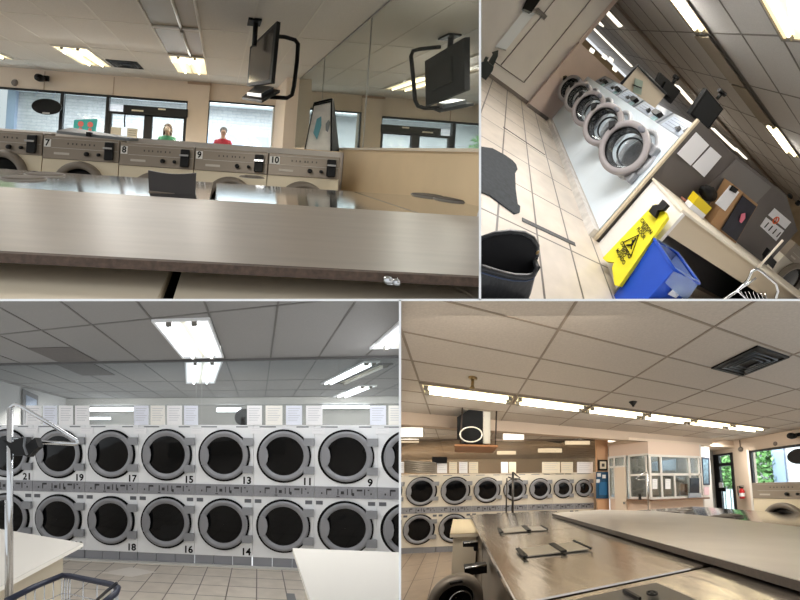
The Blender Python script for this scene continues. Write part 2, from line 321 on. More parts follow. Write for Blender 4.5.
def person(room, o, face, shirt, hair, label, skin=(214, 168, 140), long_hair=True):
    t = thing(room, 'person', label, 'person', o); k_ = 1.2
    me = bpy.data.meshes.new('sk'); V = [(0,0,.95),(0,0,1.15),(0,0,1.35),(0,0,1.46),(0,-.01,1.53),(0,-.015,1.62),(0,-.01,1.70),
        (.17,0,1.40),(.22,-.02,1.14),(.2,-.12,.93),(.19,-.17,.86),(-.17,0,1.40),(-.22,-.02,1.14),(-.2,-.12,.93),(-.19,-.17,.86),
        (.09,0,.88),(.1,0,.5),(.1,.02,.09),(.1,-.1,.04),(-.09,0,.88),(-.1,0,.5),(-.1,.02,.09),(-.1,-.1,.04)]
    Ed = [(0,1),(1,2),(2,3),(3,4),(4,5),(5,6),(2,7),(7,8),(8,9),(9,10),(2,11),(11,12),(12,13),(13,14),(0,15),(15,16),(16,17),(17,18),(0,19),(19,20),(20,21),(21,22)]
    Ra = [.13,.125,.14,.07,.055,.085,.08,.06,.045,.035,.035,.06,.045,.035,.035,.085,.06,.042,.04,.085,.06,.042,.04]
    me.from_pydata(V, Ed, []); ob = bpy.data.objects.new('sk', me); COL.objects.link(ob)
    md = ob.modifiers.new('s', 'SKIN'); sb = ob.modifiers.new('u', 'SUBSURF'); sb.levels = 2; sb.render_levels = 2
    for i, r in enumerate(Ra): me.skin_vertices[0].data[i].radius = (r, r*.85)
    me.skin_vertices[0].data[0].use_root = True
    bpy.context.view_layer.update(); ev = ob.evaluated_get(bpy.context.evaluated_depsgraph_get()).to_mesh()
    vs = [tuple(x.co) for x in ev.vertices]; fs = [tuple(p.vertices) for p in ev.polygons]; bpy.data.objects.remove(ob)
    MB(room, o, (k_, 0, 0), (0, k_, 0), (0, 0, k_)).add(vs, fs, True).build('body', mat('skin', skin, .6), t)
    def cover(name, m, test, off):
        c = MB(room, o, (k_, 0, 0), (0, k_, 0), (0, 0, k_)); idx = [f for f in fs if all(test(vs[i]) for i in f)]
        nv = []
        for x in vs:
            a = np.array(x); ax = np.array([0, 0, a[2]]) if abs(a[0]) < .13 else np.array([math.copysign(.2, a[0]), -.02, a[2]])
            dd = a-ax; l = np.linalg.norm(dd)+1e-6; nv.append(tuple(a+dd/l*off))
        c.add(nv, idx, True); c.build(name, m, t)
    cover('shirt', shirt, lambda p: .9 < p[2] < 1.47 and not (p[2] < 1.1 and abs(p[0]) > .16), .012)
    cover('trousers', mat('navy_trousers', (40, 44, 60), .8), lambda p: .08 < p[2] <= .98 and abs(p[0]) < .17, .010)
    hb = MB(room, o, (k_, 0, 0), (0, k_, 0), (0, 0, k_)).blob((0, .012, 1.665), .098, .098, .095, 8)
    if long_hair: hb.blob((.085, .02, 1.56), .035, .06, .13, 6).blob((-.085, .02, 1.56), .035, .06, .13, 6).blob((0, .06, 1.56), .09, .04, .13, 6)
    hb.build('hair', hair, t)
    f = MB(room, o, (k_, 0, 0), (0, k_, 0), (0, 0, k_)).blob((0, -.075, 1.60), .07, .03, .085, 8); f.build('face', mat('skin', skin), t)
    e = MB(room, o, (k_, 0, 0), (0, k_, 0), (0, 0, k_))
    for q in (-1, 1): e.blob((q*.028, -.103, 1.615), .011, .006, .006, 5)
    e.build('eye', KNOB, t)
    MB(room, o, (k_, 0, 0), (0, k_, 0), (0, 0, k_)).blob((0, -.105, 1.59), .011, .016, .02, 5).build('nose', mat('skin', skin), t)
    MB(room, o, (k_, 0, 0), (0, k_, 0), (0, 0, k_)).blob((0, -.1, 1.555), .024, .006, .006, 5).build('mouth', TRED, t)
    return t
def tree(room, c, r, h, m, label, zf=0, n=2600, trunk=True):
    t = thing(room, 'tree', label, 'tree', (c[0], c[1], zf))
    if trunk: MB(room).tube([(c[0], c[1], zf), (c[0]+.05, c[1], c[2]*.6), (c[0], c[1], c[2])], .09).build('trunk', mat('bark', (84, 66, 50), .9), t)
    f = MB(room)
    for i in range(n):
        a, b, q = random.uniform(0, 6.28), random.uniform(-1, 1), random.uniform(.35, 1)**.5
        s = math.sqrt(1-b*b); p = np.array([c[0]+r*q*s*math.cos(a), c[1]+r*q*s*math.sin(a), c[2]+h*q*b])
        d1 = np.random.randn(3)*.5; d1 /= np.linalg.norm(d1); d2 = np.cross(d1, np.random.randn(3)); d2 /= np.linalg.norm(d2); l = .13
        f.add([p-d1*l, p+d2*l*.5, p+d1*l, p-d2*l*.5], [(0, 1, 2, 3)])
    f.build('foliage', m, t); return t
np.random.seed(3)
LEAF = mat('leaves', (112, 154, 92), .8, var=.35, scale=3)

# ================================================================== ROOM 1 : folding counter in front of the windows
r = R1; H = 2.9; XM = 1.75                       # XM: the mirror wall; the room seen in the mirror is built behind its glass
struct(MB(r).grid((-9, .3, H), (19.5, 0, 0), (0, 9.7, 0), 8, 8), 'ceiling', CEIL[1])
c1 = [o for o in COL.objects if o.name == 'ceiling'][0]
ceil_grid(r, [-1.16+.74*k for k in range(-10, 4)], [.4+1.68*k for k in range(0, 6)], H, (-9, XM), (.3, 10), c1)
ceil_grid(r, [3.5+1.16-.74*k for k in range(-7, 4)], [.4+1.68*k for k in range(0, 6)], H, (XM, 10), (.3, 10), c1)
struct(MB(r).box(-9, 10, .3, 10, -.05, 0), 'floor', mat('floor_plain', (176, 164, 148), .5))
def window_wall(xf, mir):
    """the street wall; xf maps real x to built x (identity, or reflected for the side seen in the mirror)"""
    def bx(m, a, b, *k): a, b = xf(a), xf(b); m.box(min(a, b), max(a, b), *k); return m
    w = MB(r); bx(w, -9, -.97, 10, 10.3, 2.34, H); bx(w, -9, -4.3, 10, 10.3, 0, .8); bx(w, -4.3, -3.12, 10, 10.3, 0, .8)
    bx(w, -.97, -.40, 9.9, 10.3, 0, H); bx(w, -.40, 1.43, 10, 10.3, 2.42, H); bx(w, -.40, 1.43, 10, 10.3, 0, .8); bx(w, 1.43, XM, 10, 10.3, 0, H)
    wl = struct(w, 'wall_back', BEIGE)
    s = MB(r)
    for x in (-4.86, -3.02): bx(s, x, x+.015, 9.99, 10, 2.36, 2.86)
    bx(s, -1.01, -.36, 9.86, 9.9, 2.82, 2.88); s.build('panel_seam', mat('seam', (176, 150, 128), .8), wl)
    f = MB(r)
    bx(f, -9, -.97, 9.96, 10.04, 2.30, 2.36); bx(f, -9, -3.05, 9.96, 10.04, .78, .84)
    for x in (-4.38, -3.17): bx(f, x, x+.09, 9.94, 10.06, .8, 2.34)
    bx(f, -1.0, -.95, 9.94, 10.06, 0, 2.3)
    fr = struct(f, 'window_1' if not mir else 'window_3', mat('black_frame', (26, 27, 30), .5))
    g = MB(r); bx(g, -9, -4.3, 9.99, 10.0, .84, 2.3); bx(g, -4.3, -3.1, 9.99, 10.0, .84, 2.3); bx(g, -3.1, -.97, 9.99, 10., 2.12, 2.3); g.build('pane', GLASS, fr)
    d = MB(r)
    bx(d, -3.10, -.95, 9.93, 10.05, 1.86, 1.93); bx(d, -2.68, -.95, 9.86, 10.05, 1.90, 2.12); bx(d, -3.10, -3.0, 9.95, 10.05, 0, 1.9)
    bx(d, -2.12, -1.90, 9.93, 10.05, 0, 1.9); bx(d, -1.05, -.95, 9.93, 10.05, 0, 1.9); bx(d, -3.0, -1.0, 9.95, 10.05, 0, .25)
    df = struct(d, 'door_1' if not mir else 'door_2', mat('black_frame', (26, 27, 30), .5))
    g = MB(r); bx(g, -3.0, -2.12, 9.99, 10, .25, 1.86); bx(g, -1.9, -1.05, 9.99, 10, .25, 1.86); g.build('pane', GLASS, df)
    g = MB(r); bx(g, -2.45, -2.14, 9.85, 9.86, 1.965, 2.005); bx(g, -1.75, -1.55, 9.85, 9.86, 2.05, 2.09); g.build('door_closer_label', PAPERC, df)
    f = MB(r); bx(f, -.40, -.37, 9.95, 10.04, .8, 2.42); bx(f, -.40, 1.43, 9.95, 10.04, 2.38, 2.42); bx(f, -.40, 1.43, 9.95, 10.04, .78, .84)
    fr = struct(f, 'window_2' if not mir else 'window_4', mat('black_frame', (26, 27, 30), .5))
    g = MB(r); bx(g, -.37, 1.43, 9.99, 10, .84, 2.38); g.build('pane', GLASS, fr)
window_wall(lambda x: x, False); window_wall(lambda x: 2*XM-x, True)
# the corner pilaster and the mirror wall with the low beige wall under it
struct(MB(r).box(1.45, XM-.002, 8.4, 10, 0, H), 'wall_corner', BEIGE); struct(MB(r).box(XM+.002, 2.05, 8.4, 10, 0, H), 'wall_corner', BEIGE)
struct(MB(r).box(XM, XM+.08, .35, 8.4, 0, 1.24), 'wall_right', mat('cream_wall_paint', (226, 200, 160), .8, var=.05, scale=2))
struct(MB(r).box(XM-.03, XM+.1, .35, 8.4, 1.24, 1.265), 'trim_1', mat('ledge', (220, 204, 180), .6))
mr = MB(r).box(XM-.004, XM+.004, .35, 8.4, 1.265, H-.004).build('wall_mirror', MIRG); mr['kind'] = 'structure'
s = MB(r)
for y in (4.35, 6.35): s.box(XM-.006, XM+.005, y-.006, y+.006, 1.265, H-.01)
s.box(XM-.012, XM+.006, .4, 8.4, H-.022, H-.006); s.build('mirror_joint', mat('mirror_joint', (130, 128, 124), .5), mr)
# ceiling lights: two dark, the rest lit, and the same in the mirror
G1 = None
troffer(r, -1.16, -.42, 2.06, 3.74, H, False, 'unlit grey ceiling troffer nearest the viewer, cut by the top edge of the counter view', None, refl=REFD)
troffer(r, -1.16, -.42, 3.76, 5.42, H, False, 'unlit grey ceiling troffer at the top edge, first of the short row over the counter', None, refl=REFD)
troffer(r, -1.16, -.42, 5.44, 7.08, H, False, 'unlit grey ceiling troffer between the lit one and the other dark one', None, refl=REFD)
troffer(r, -1.16, -.42, 7.12, 8.76, H, True, 'lit warm ceiling troffer next to the beige pillar, end of a row of three', None, power=POW[1])
troffer(r, -3.40, -2.70, 7.12, 8.76, H, True, 'lit warm ceiling troffer beside the black air vent', None, power=POW[1])
troffer(r, -5.70, -4.98, 7.12, 8.76, H, True, 'lit ceiling troffer cut by the left edge above the oval sign window', None, power=POW[1])
troffer(r, 3.92, 4.66, 7.12, 8.76, H, True, 'lit ceiling troffer seen in the mirror behind the reflected television bracket', None, power=POW[1])
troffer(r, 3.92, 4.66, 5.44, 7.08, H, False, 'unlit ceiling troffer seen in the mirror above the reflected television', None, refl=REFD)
lamp(r, (-1, 2.0, 2.8), POW[1]*1.6, 1.0); lamp(r, (-4, 4, 2.7), POW[1]*.8, 1.0); lamp(r, (2.1, 3.5, 2.85), POW[1]*2.5, .6); lamp(r, (4.3, 6.6, 2.75), POW[1]*4, 1); lamp(r, (-2, 7.5, 2.6), POW[1]*2.4, 2, (1, .97, .93))  # added fill lamps without fixtures, brightening counter, header and mirror side
def vent(room, x0, x1, y0, y1, H, label, m=BLK2, m2=mat('vent_grey', (96, 100, 104), .4, .6)):
    t = thing(room, 'air_vent', label, 'air vent', ((x0+x1)/2, (y0+y1)/2, H))
    f = MB(room); w = .035
    f.box(x0, x1, y0, y0+w, H-.02, H-.002).box(x0, x1, y1-w, y1, H-.02, H-.002).box(x0, x0+w, y0, y1, H-.02, H-.002).box(x1-w, x1, y0, y1, H-.02, H-.002).build('frame', m, t)
    MB(room).box(x0+w, x1-w, y0+w, y1-w, H-.006, H-.003).build('duct', m, t)
    for k in range(3):
        a, b = .2+.22*k, 1-(.2+.22*k)*.55
        q = w+(x1-x0)*.09*(k+1); p = w+(y1-y0)*.09*(k+1)
        if x0+q < x1-q: MB(room).tube([(x0+q, y0+p, H-.02), (x1-q, y0+p, H-.02), (x1-q, y1-p, H-.02), (x0+q, y1-p, H-.02)], .012, 6, True).build('louvre', m2, t)
    return t
vent(r, -2.64, -1.96, 8.03, 8.74, H, 'black louvred air vent in the ceiling beside the lit troffer, far from the viewer')
# things on the header wall
t = thing(r, 'security_camera', 'small black security camera on the beige header above the windows', 'camera', (-4.85, 9.9, 2.68))
MB(r).box(-4.98, -4.72, 9.9, 9.995, 2.6, 2.74, .01).build('bracket', BLACK, t)
MB(r).lathe((-4.85, 9.62, 2.64), 'y', [(.001, 0), (.09, 0), (.10, .12), (.07, .3), (.001, .3)], 16).build('housing', BLACK, t)
MB(r).lathe((-4.85, 9.60, 2.64), 'y', [(.001, 0), (.05, .005), (.05, .03)], 14).build('lens', DDARK, t)
t = thing(r, 'round_speaker', 'round grey vent cap on the beige header left of the security camera', 'speaker', (-5.62, 10, 2.45))
MB(r).lathe((-5.62, 9.995, 2.50), 'y', [(.001, -.03), (.05, -.035), (.085, -.02), (.09, 0)], 20).build('cover', mat('grille_grey', (128, 118, 110), .6), t)
t = thing(r, 'hanging_sign', 'black oval sign hanging on two strings in the left window', 'sign', (-4.75, 9.7, 1.76))
P = [(-4.62+.385*math.cos(a*math.pi/20), 9.72, 1.90+.21*math.sin(a*math.pi/20)) for a in range(40)]
MB(r).slab(P, (0, .03, 0)).build('board', BLK2, t)
MB(r).tube([(-4.95, 9.73, 2.12), (-4.95, 9.9, 2.32)], .006, 5).tube([(-4.5, 9.73, 2.13), (-4.5, 9.9, 2.32)], .006, 5).build('string', mat('string', (120, 140, 170), .7), t)
MB(r).box(-4.71, -4.53, 9.71, 9.719, 1.715, 1.75).build('label', mat('sign_label', (190, 190, 190), .7), t)
t = thing(r, 'poster', 'teal poster with two pink shapes in the second window pane', 'poster', (-3.7, 9.9, 1.3))
MB(r).slab([(-4.0, 9.95, 1.28), (-3.40, 9.95, 1.23), (-3.37, 9.95, 1.69), (-3.98, 9.95, 1.62)], (0, .01, 0)).build('sheet', mat('teal_print', (70, 190, 186), .6), t)
m = MB(r)
for x in (-3.80, -3.55): m.slab([(x+.08*math.cos(a*.63), 9.944, 1.52+.08*math.sin(a*.63)) for a in range(10)], (0, .004, 0)).slab([(x-.06, 9.944, 1.3), (x+.06, 9.944, 1.3), (x+.04, 9.944, 1.42), (x-.04, 9.944, 1.42)], (0, .004, 0))
m.build('figure', mat('pink_print', (240, 130, 120), .6), t)
for x, lab in ((-2.86, 'cream paper notice low on the left glass door leaf, left of the other notice'), (-2.42, 'cream paper notice with dark lines beside the door stile')):
    p = thing(r, 'paper_notice', lab, 'notice', (x, 9.95, 1.3)); MB(r).box(x-.14, x+.14, 9.96, 9.966, 1.15, 1.5).build('sheet', PAPERC, p)
    if x > -2.5: MB(r).box(x-.1, x+.1, 9.953, 9.959, 1.43, 1.44).box(x-.1, x+.1, 9.953, 9.959, 1.37, 1.38).box(x-.1, x+.1, 9.953, 9.959, 1.31, 1.32).build('print', NUM, p)
tag(MB(r).tube([(-2.62, 9.85, 1.88), (-2.62, 9.84, 1.7), (-2.6, 9.84, 1.52)], .018, 6).build('door_pull_chain', BLACK), 'short black chain hanging from the door closer', 'chain')
# outside
struct(MB(r).box(-14, 14, 10.3, 22, -.56, -.46), 'ground_outside', mat('asphalt_pale', (190, 192, 194), .9))
brick = tile_mat('pale_brick', (206, 205, 206), (176, 178, 184), .42, .14, .012, .8, .5, .12)
t = thing(r, 'building', 'pale brick building with white soffit across the street', 'building', (0, 16, -.3))
MB(r).box(-8.8, 14, 16, 16.3, -.46, 2.95).build('wall', brick, t, uv='xz'); MB(r).box(-8.8, 14, 15.1, 16, 2.95, 3.15).build('soffit', mat('soffit', (238, 242, 244), .7), t)
MB(r).box(-8.8, 14, 15.1, 15.15, 3.15, 3.6).build('fascia', mat('fascia', (246, 246, 246), .7), t)
MB(r).box(-.6, 2.1, 15.95, 16, .3, 1.75).box(-9.15, -8.8, 15.8, 16.2, -.3, 3.4).build('shutter', mat('shutter_blue', (150, 164, 186), .6), t)
tree(r, (-10.5, 15, 1.9), 1.3, 1.7, LEAF, 'leafy green tree outside at the left edge of the first window', -.3)
tree(r, (12.3, 14, 1.7), 1.9, 1.5, LEAF, 'leafy green tree seen in the mirror behind the far window pane', -.3)
person(r, (-1.58, 10.7, -.36), 0, mat('green_shirt', (96, 176, 120), .8), mat('brown_hair', (110, 78, 60), .8), 'person with long brown hair in a green top outside the glass door')
person(r, (.06, 10.7, -.34), 0, mat('red_shirt', (206, 44, 60), .8), mat('grey_hair', (120, 110, 106), .8), 'person with short hair in a red shirt outside the right window', long_hair=False)
daylight(r, (-4, 11.5, 5.5), (-2, 16, 1), 1250, 5); daylight(r, (6, 11.5, 5.5), (6, 16, 1), 1250, 5)
# machines along the windows
W1 = .858
for k, (n, lab) in enumerate([('', 'taupe and cream washer cut by the left edge, its console raised above the steel'), ('7', 'washer number 7 with taupe console, below the teal poster'), ('8', 'washer number 8, behind the dark curved panel'),
        ('9', 'washer number 9, under the window with the red shirt person'), ('10', 'washer number 10, last of the row, beside the cream wall')]):
    dz = .045 if k == 0 else 0.02*(k == 1)
    t = washer(r, (-2.434+W1*k, 4.2, 0), (1, 0, 0), (0, 1, 0), W1, n, lab, 'washers below the windows', H=1.13+dz, zc=.53+dz*3, R=.29)
t = thing(r, 'steel_tray', 'long grey steel cover lying on top of washer 7', 'tray', (-1.6, 4.6, 1.17))
MB(r).slab([(-2.0, 4.5, 1.18), (-1.1, 4.4, 1.15), (-1.1, 4.9, 1.16), (-2.0, 4.9, 1.24)], (0, 0, .035)).build('cover', mat('tray_grey', (112, 116, 118), .5, .2), t)
MB(r).box(-1.62, -1.57, 4.42, 4.5, 1.17, 1.225).build('clip', BLACK, t)
struct(MB(r).box(-3, 1.74, 5.0, 5.35, 0, 1.20), 'wall_low', LBEI)
# board standing on the ledge
t = thing(r, 'display_board', 'white display board with a blue drawing and black side, standing right of washer 10', 'board', (1.4, 5.1, 1.21))
A, B, C_, D_ = (1.19, 5.02, 1.21), (1.56, 5.02, 1.21), (1.60, 5.3, 1.98), (1.34, 5.3, 1.90)
MB(r).slab([A, B, C_, D_], (.02, .04, 0)).build('face', mat('board_face', (240, 234, 224), .6, var=.08, scale=10), t)
MB(r).slab([(1.56, 5.0, 1.21), (1.71, 5.12, 1.21), (1.64, 5.33, 1.99), (1.60, 5.28, 1.99)], (.008, 0, 0)).build('side', BLK2, t)
MB(r).tube([(1.34, 5.28, 1.90), (1.60, 5.28, 1.985)], .018, 6).tube([(1.34, 5.28, 1.87), (1.60, 5.28, 1.95)], .01, 6).tube([A, (1.34, 5.28, 1.90)], .008, 6).tube([(1.56, 5.0, 1.21), (1.60, 5.28, 1.985)], .012, 6).build('frame', BLK2, t)
MB(r).slab([(1.31, 5.09, 1.45), (1.36, 5.06, 1.36), (1.42, 5.10, 1.56), (1.42, 5.14, 1.70), (1.36, 5.14, 1.66)], (0, -.01, 0)).build('drawing', mat('drawing_blue', (110, 168, 178), .6), t)
MB(r).slab([(1.50, 5.14, 1.5), (1.53, 5.13, 1.48), (1.56, 5.15, 1.62), (1.54, 5.17, 1.66), (1.50, 5.16, 1.6)], (0, -.01, 0)).build('drawing', mat('drawing_grey', (150, 152, 150), .6), t)
# television on its ceiling bracket, and the same seen in the mirror
SCR = mat('tv_screen', (22, 20, 19), .2, spec=.4)
def television(room, near_t, near_b, far_t, far_b, th, arm, plate, shelf, lab, screen=True, lit=False):
    t = thing(room, 'wall_television', lab, 'television', plate)
    nt, nb, ft, fb, th = (np.array(p, float) for p in (near_t, near_b, far_t, far_b, th))
    MB(room).slab([nt, nb, fb, ft], th).build('housing', BLACK, t)
    c = (nt+nb+ft+fb)/4; q = [c+(p-c)*.86 for p in (nt, nb, fb, ft)]
    if screen: MB(room).slab([p-th*.02 for p in q], -th*.03).build('screen', SCR, t)
    MB(room).slab([c+(p-c)*.5+th for p in (nt, nb, fb, ft)], th*.5).build('back_box', BLK2, t)
    MB(room).tube(arm, .028, 8).build('bracket_arm', BLK2, t)
    p = np.array(plate, float); MB(room).box(p[0]-.09, p[0]+.09, p[1]-.12, p[1]+.12, p[2]-.03, p[2]).build('ceiling_plate', BLK2, t)
    MB(room).cyl((p[0]+.02, p[1], p[2]-.34), 'z', .035, .33, 12).build('drop_pole', BLK2, t)
    MB(room).slab(shelf, (0, 0, -.035)).build('shelf', BLK2, t)
    s = [np.array(x, float) for x in shelf]; c = sum(s)/4; MB(room).slab([c+(x-c)*.7+np.array([0, 0, .002]) for x in s], (0, 0, .05)).build('player', mat('player_grey', (66, 70, 74), .3), t)
    return t
a = lambda x, y, Y: tuple(r.at(x, y, 'y', Y))
television(r, a(277, 21, 4.3), a(271, 83, 4.3), a(250, 47, 5.5), a(247, 86, 5.5), (.05, .03, 0),
           [a(273, 36, 4.6), a(285, 37, 4.6), a(295, 40, 4.7), a(298, 44, 4.7), a(297, 62, 4.7), a(294, 86, 4.7), a(292, 95, 4.7), a(287, 98, 4.7), a(270, 97, 4.7)],
           tuple(a(255, 14, 4.9)[:2])+(H,), [a(242, 97, 5.3), a(262, 100, 4.3), a(280, 90, 4.5), a(256, 86, 5.4)],
           'black flat television on a ceiling bracket, its screen turned left, over the counter')
television(r, a(470, 37, 4.3), a(470, 90, 4.3), a(429, 61, 5.4), a(430, 106, 5.4), (-.05, .03, 0),
           [a(440, 47, 4.9), a(420, 49, 4.9), a(413, 51, 4.9), a(411, 56, 4.9), a(413, 76, 4.9), a(415, 100, 4.9), a(418, 106, 4.9), a(424, 108, 4.9), a(445, 108, 4.9)],
           tuple(a(450, 31, 4.8)[:2])+(H,), [a(432, 107, 5.3), a(440, 110, 4.5), a(474, 103, 4.3), a(455, 101, 5.0)],
           'dark back of the television seen in the mirror at the right edge', screen=False)
# counter and steel tops
TOPM = mat('grey_laminate', (158, 147, 135), .36, var=.08, scale=7, bump=.04, stretch=(.4, 3, 1)); EDGE = mat('speckled_edge', (84, 66, 54), .7, var=.35, scale=90)
t = thing(r, 'folding_counter', 'long grey laminate folding counter with a speckled brown edge across the foreground', 'counter', (0, 1.2, .87))
MB(r).box(-4.5, 3.2, .785, 1.70, .886, .9).build('worktop', TOPM, t)
MB(r).box(-4.5, 3.2, .77, .785, .880, .9).build('edge_band', EDGE, t)
STD = mat('brushed_steel_top', (236, 222, 198), .5, .2, bump=.15, scale=4, stretch=(1, 10, 1))
xs = [-3.0, -.20, -.165, 1.5]
g0 = r.at(164, 285, 'z', .835)[0]; g1 = r.at(177, 285, 'z', .835)[0]
for (x0, x1, lab) in ((-2.2, g0, 'brushed steel washer top in the foreground, left of the dark gap'), (g1, .62, 'brushed steel washer top in the foreground, right of the dark gap'), (.63, 1.6, 'darker steel washer top under the chrome latch')):
    t = thing(r, 'steel_washer', lab, 'washing machine', ((x0+x1)/2, .5, 0), 'steel topped washers under the counter edge')
    MB(r).box(x0, x1, .30, 1.4, .80, .835, .004).build('top', STD, t); MB(r).box(x0+.01, x1-.01, .32, 1.38, 0, .8).build('cabinet', mat('steel_side', (120, 112, 102), .4, .8), t)
t = thing(r, 'chrome_latch', 'small chrome latch on the counter edge at the right', 'latch', a(390, 282, .75))
MB(r).blob(a(388, 280, .76), .012, .01, .009, 6).blob(a(396, 282, .76), .010, .01, .008, 6).build('catch', CHROME, t)
MB(r).box(*(sorted((a(386, 282, .77)[0], a(398, 282, .77)[0]))), .765, .775, a(390, 284, .77)[2], a(390, 279, .77)[2]).build('plate', CHROME, t)
for i, (x0, x1) in enumerate(((-3.7, -1.33), (-1.30, -.035), (-.01, 1.05), (1.056, 1.74))):
    lab = ['polished steel machine top behind the counter at the far left, reflecting the windows', 'polished steel machine top left of the dark curved panel, reflecting blue daylight', 'polished steel machine top right of the dark curved panel', 'polished steel machine top at the cream wall with two dark lids'][i]
    t = thing(r, 'steel_machine_top', lab, 'washing machine', ((x0+x1)/2, 2.3, 0), 'polished machine tops behind the counter')
    MB(r).box(x0, x1, 1.72, 2.75, .845, .88, .004).build('top', STEELG, t); MB(r).box(x0+.01, x1-.01, 1.74, 2.73, 0, .845).build('cabinet', mat('steel_side', (120, 112, 102), .4, .8), t)
for (x, y, lab) in ((24, 178, 'dark round lid on the steel tops at the far left, lower of two'), (45, 174.5, 'dark round lid on the steel tops at the far left, upper of two'), (252, 177, 'dark round lid on the steel below washer 10'), (428, 195.5, 'dark round lid on the steel by the cream wall, left of two'), (452, 199.5, 'dark round lid on the steel by the cream wall, right of two')):
    p = r.at(x, y, 'z', .885); t = thing(r, 'dispenser_cup', lab, 'lid', tuple(p), 'round lids on the steel tops')
    MB(r).lathe((p[0], p[1], .88), 'z', [(.115, 0), (.115, .012), (.09, .016), (.001, .017)], 30).build('cap', mat('lid_taupe', (84, 76, 68), .6), t)
    MB(r).lathe((p[0], p[1], .88), 'z', [(.125, 0), (.125, .006), (.11, .008)], 30).build('rim', mat('rim_grey', (120, 114, 106), .5), t)
# the dark curved panel
P = []
for k in range(9): x = 148+48*k/8; P.append(a(x, 170.5+2.6*(k/8)+2.2*math.sin(math.pi*k/8), 2.0))
Q = [a(195, 197, 2.0), a(149, 192, 2.0)]
t = thing(r, 'curved_panel', 'dark brown curved plastic panel rising behind the grey counter', 'panel', a(172, 197, 2.0))
MB(r).slab(P+Q, (0, .03, 0)).build('panel', mat('dark_brown_plastic', (46, 38, 33), .5), t)
MB(r).slab([a(148, 191, 1.98), a(195, 196, 1.98), a(195, 201, 1.98), a(149, 196, 1.98)], (0, .06, 0)).build('foot', mat('foot_brown', (110, 96, 80), .5), t)

# ================================================================== ROOM 3 : the wall of stacked dryers
r = R3; H = 2.87; DY = 5.9; a = lambda x, y, Y: tuple(r.at(x, y, 'y', Y))
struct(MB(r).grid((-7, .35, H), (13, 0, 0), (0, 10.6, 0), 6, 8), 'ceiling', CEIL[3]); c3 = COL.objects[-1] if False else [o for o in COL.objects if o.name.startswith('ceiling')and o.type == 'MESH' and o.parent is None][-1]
ceil_grid(r, [-5.3, -4.7, -4.1, -3.5, -2.88, -2.30, -1.68, -1.03, -.46, .16, .80, 1.40, 2.0, 2.6], [2.33, 7.8, 9.1], H, (-7, 5), (.4, 10.5), c3, .009)
MB(r).slab([(-7, 5.27, H-.006), (5, 2.71, H-.006), (5, 2.735, H-.006), (-7, 5.295, H-.006)], (0, 0, .01)).build('ceiling_grid', GRID[3], c3)
fl3 = tile_mat('floor_tiles_beige', (224, 212, 196), (104, 92, 82), .333, .36, .007, .35)
struct(MB(r).grid((-6.04, .35, 0), (12, 0, 0), (0, 5.6, 0), 4, 4), 'floor', fl3, uv='xy')
struct(MB(r).box(-7, 5, DY+.72, DY+.78, 0, 1.96), 'wall_back', LBEI)
struct(MB(r).box(-7, 5, DY-.0, DY+.03, H-.035, H-.005), 'trim_2', mat('mirror_top_trim', (74, 72, 72), .5))
struct(MB(r).box(-7, 5, 5.82, 5.9, 0, .02), 'baseboard_back', mat('plinth_white', (200, 198, 194), .5))
m = MB(r).box(-7, 5, DY+.0, DY+.006, 1.955, H-.03).build('wall_mirror', glass_mat('mirror_glass_cool', (234, 236, 236), .04, .02)); m['kind'] = 'structure'
s = MB(r)
for x in (-.86, -.78): s.box(x-.002, x+.002, DY-.004, DY, 1.96, H-.04)
s.build('mirror_joint', mat('joint_pale', (150, 150, 150), .5), m)
# the far side of the room, seen in the mirror
struct(MB(r).box(-7, 5, 10.6, 10.7, 1.2, H), 'wall_far', mat('far_wall_grey', (176, 176, 174), .8))
struct(MB(r).box(-7, 5, 10.3, 10.6, 2.70, H-.01), 'trim_3', mat('beam_grey', (190, 190, 188), .8))
struct(MB(r).box(-4.95, -4.85, DY+.01, 10.6, 1.5, H), 'wall_left', mat('left_wall_pale', (206, 206, 206), .8))
t = thing(r, 'picture_frame', 'grey framed door light seen in the mirror at the left edge', 'frame', (-4.8, 8.0, 1.9))
fw = [r.at(22, 389, 'x', -4.83), r.at(37, 396, 'x', -4.83), r.at(37, 425, 'x', -4.83), r.at(22, 425, 'x', -4.83)]
MB(r).slab(fw, (.03, 0, 0)).build('frame', mat('frame_grey', (130, 130, 134), .5), t); c_ = sum(fw)/4
MB(r).slab([c_+(p-c_)*.7+np.array([.032, 0, 0]) for p in fw], (.01, 0, 0)).build('pane', mat('blue_pane', (176, 190, 214), .3), t)
troffer(r, -1.03, -.46, 4.02, 5.72, H, True, 'lit double tube ceiling troffer above the dryers, directly over the mirror line', None, CTUBE, power=POW[3])
troffer(r, 1.33, 1.95, 4.02, 5.4, H, True, 'lit ceiling troffer cut by the right edge over the dryers', None, CTUBE)
lamp(r, (1.2, 4.9, H-.1), POW[3], .4, (.96, .98, 1))
troffer(r, -1.04, -.49, 5.96, 7.95, H, True, 'lit troffer seen in the mirror below the large lit one', None, CTUBE, power=POW[3]*.35, skew=-.16)
troffer(r, 1.45, 1.67, 6.2, 8.2, H, True, 'long lit troffer slanting in the mirror at the upper right', None, CTUBE, power=POW[3]*.3, skew=-.15)
troffer(r, 1.70, 1.90, 6.4, 8.2, H, False, 'dim troffer beside the long lit one in the mirror at the right edge', None, skew=-.15)
troffer(r, 1.89, 2.24, 8.5, 10.25, H, True, 'lower short lit troffer in the mirror at the right', None, CTUBE, power=POW[3]*.3, skew=-.1)
lamp(r, (-3.6, 3.4, 2.3), POW[3]*2.2, 1.0, (1, .98, .96)); lamp(r, (-.6, 3.5, 2.55), POW[3]*1.2, .8, (1, .98, .96)); lamp(r, (.5, 3.7, 2.6), POW[3]*1.1, .5, (.96, .98, 1))  # fill lamps added in mid-air to brighten tables, floor and dryers
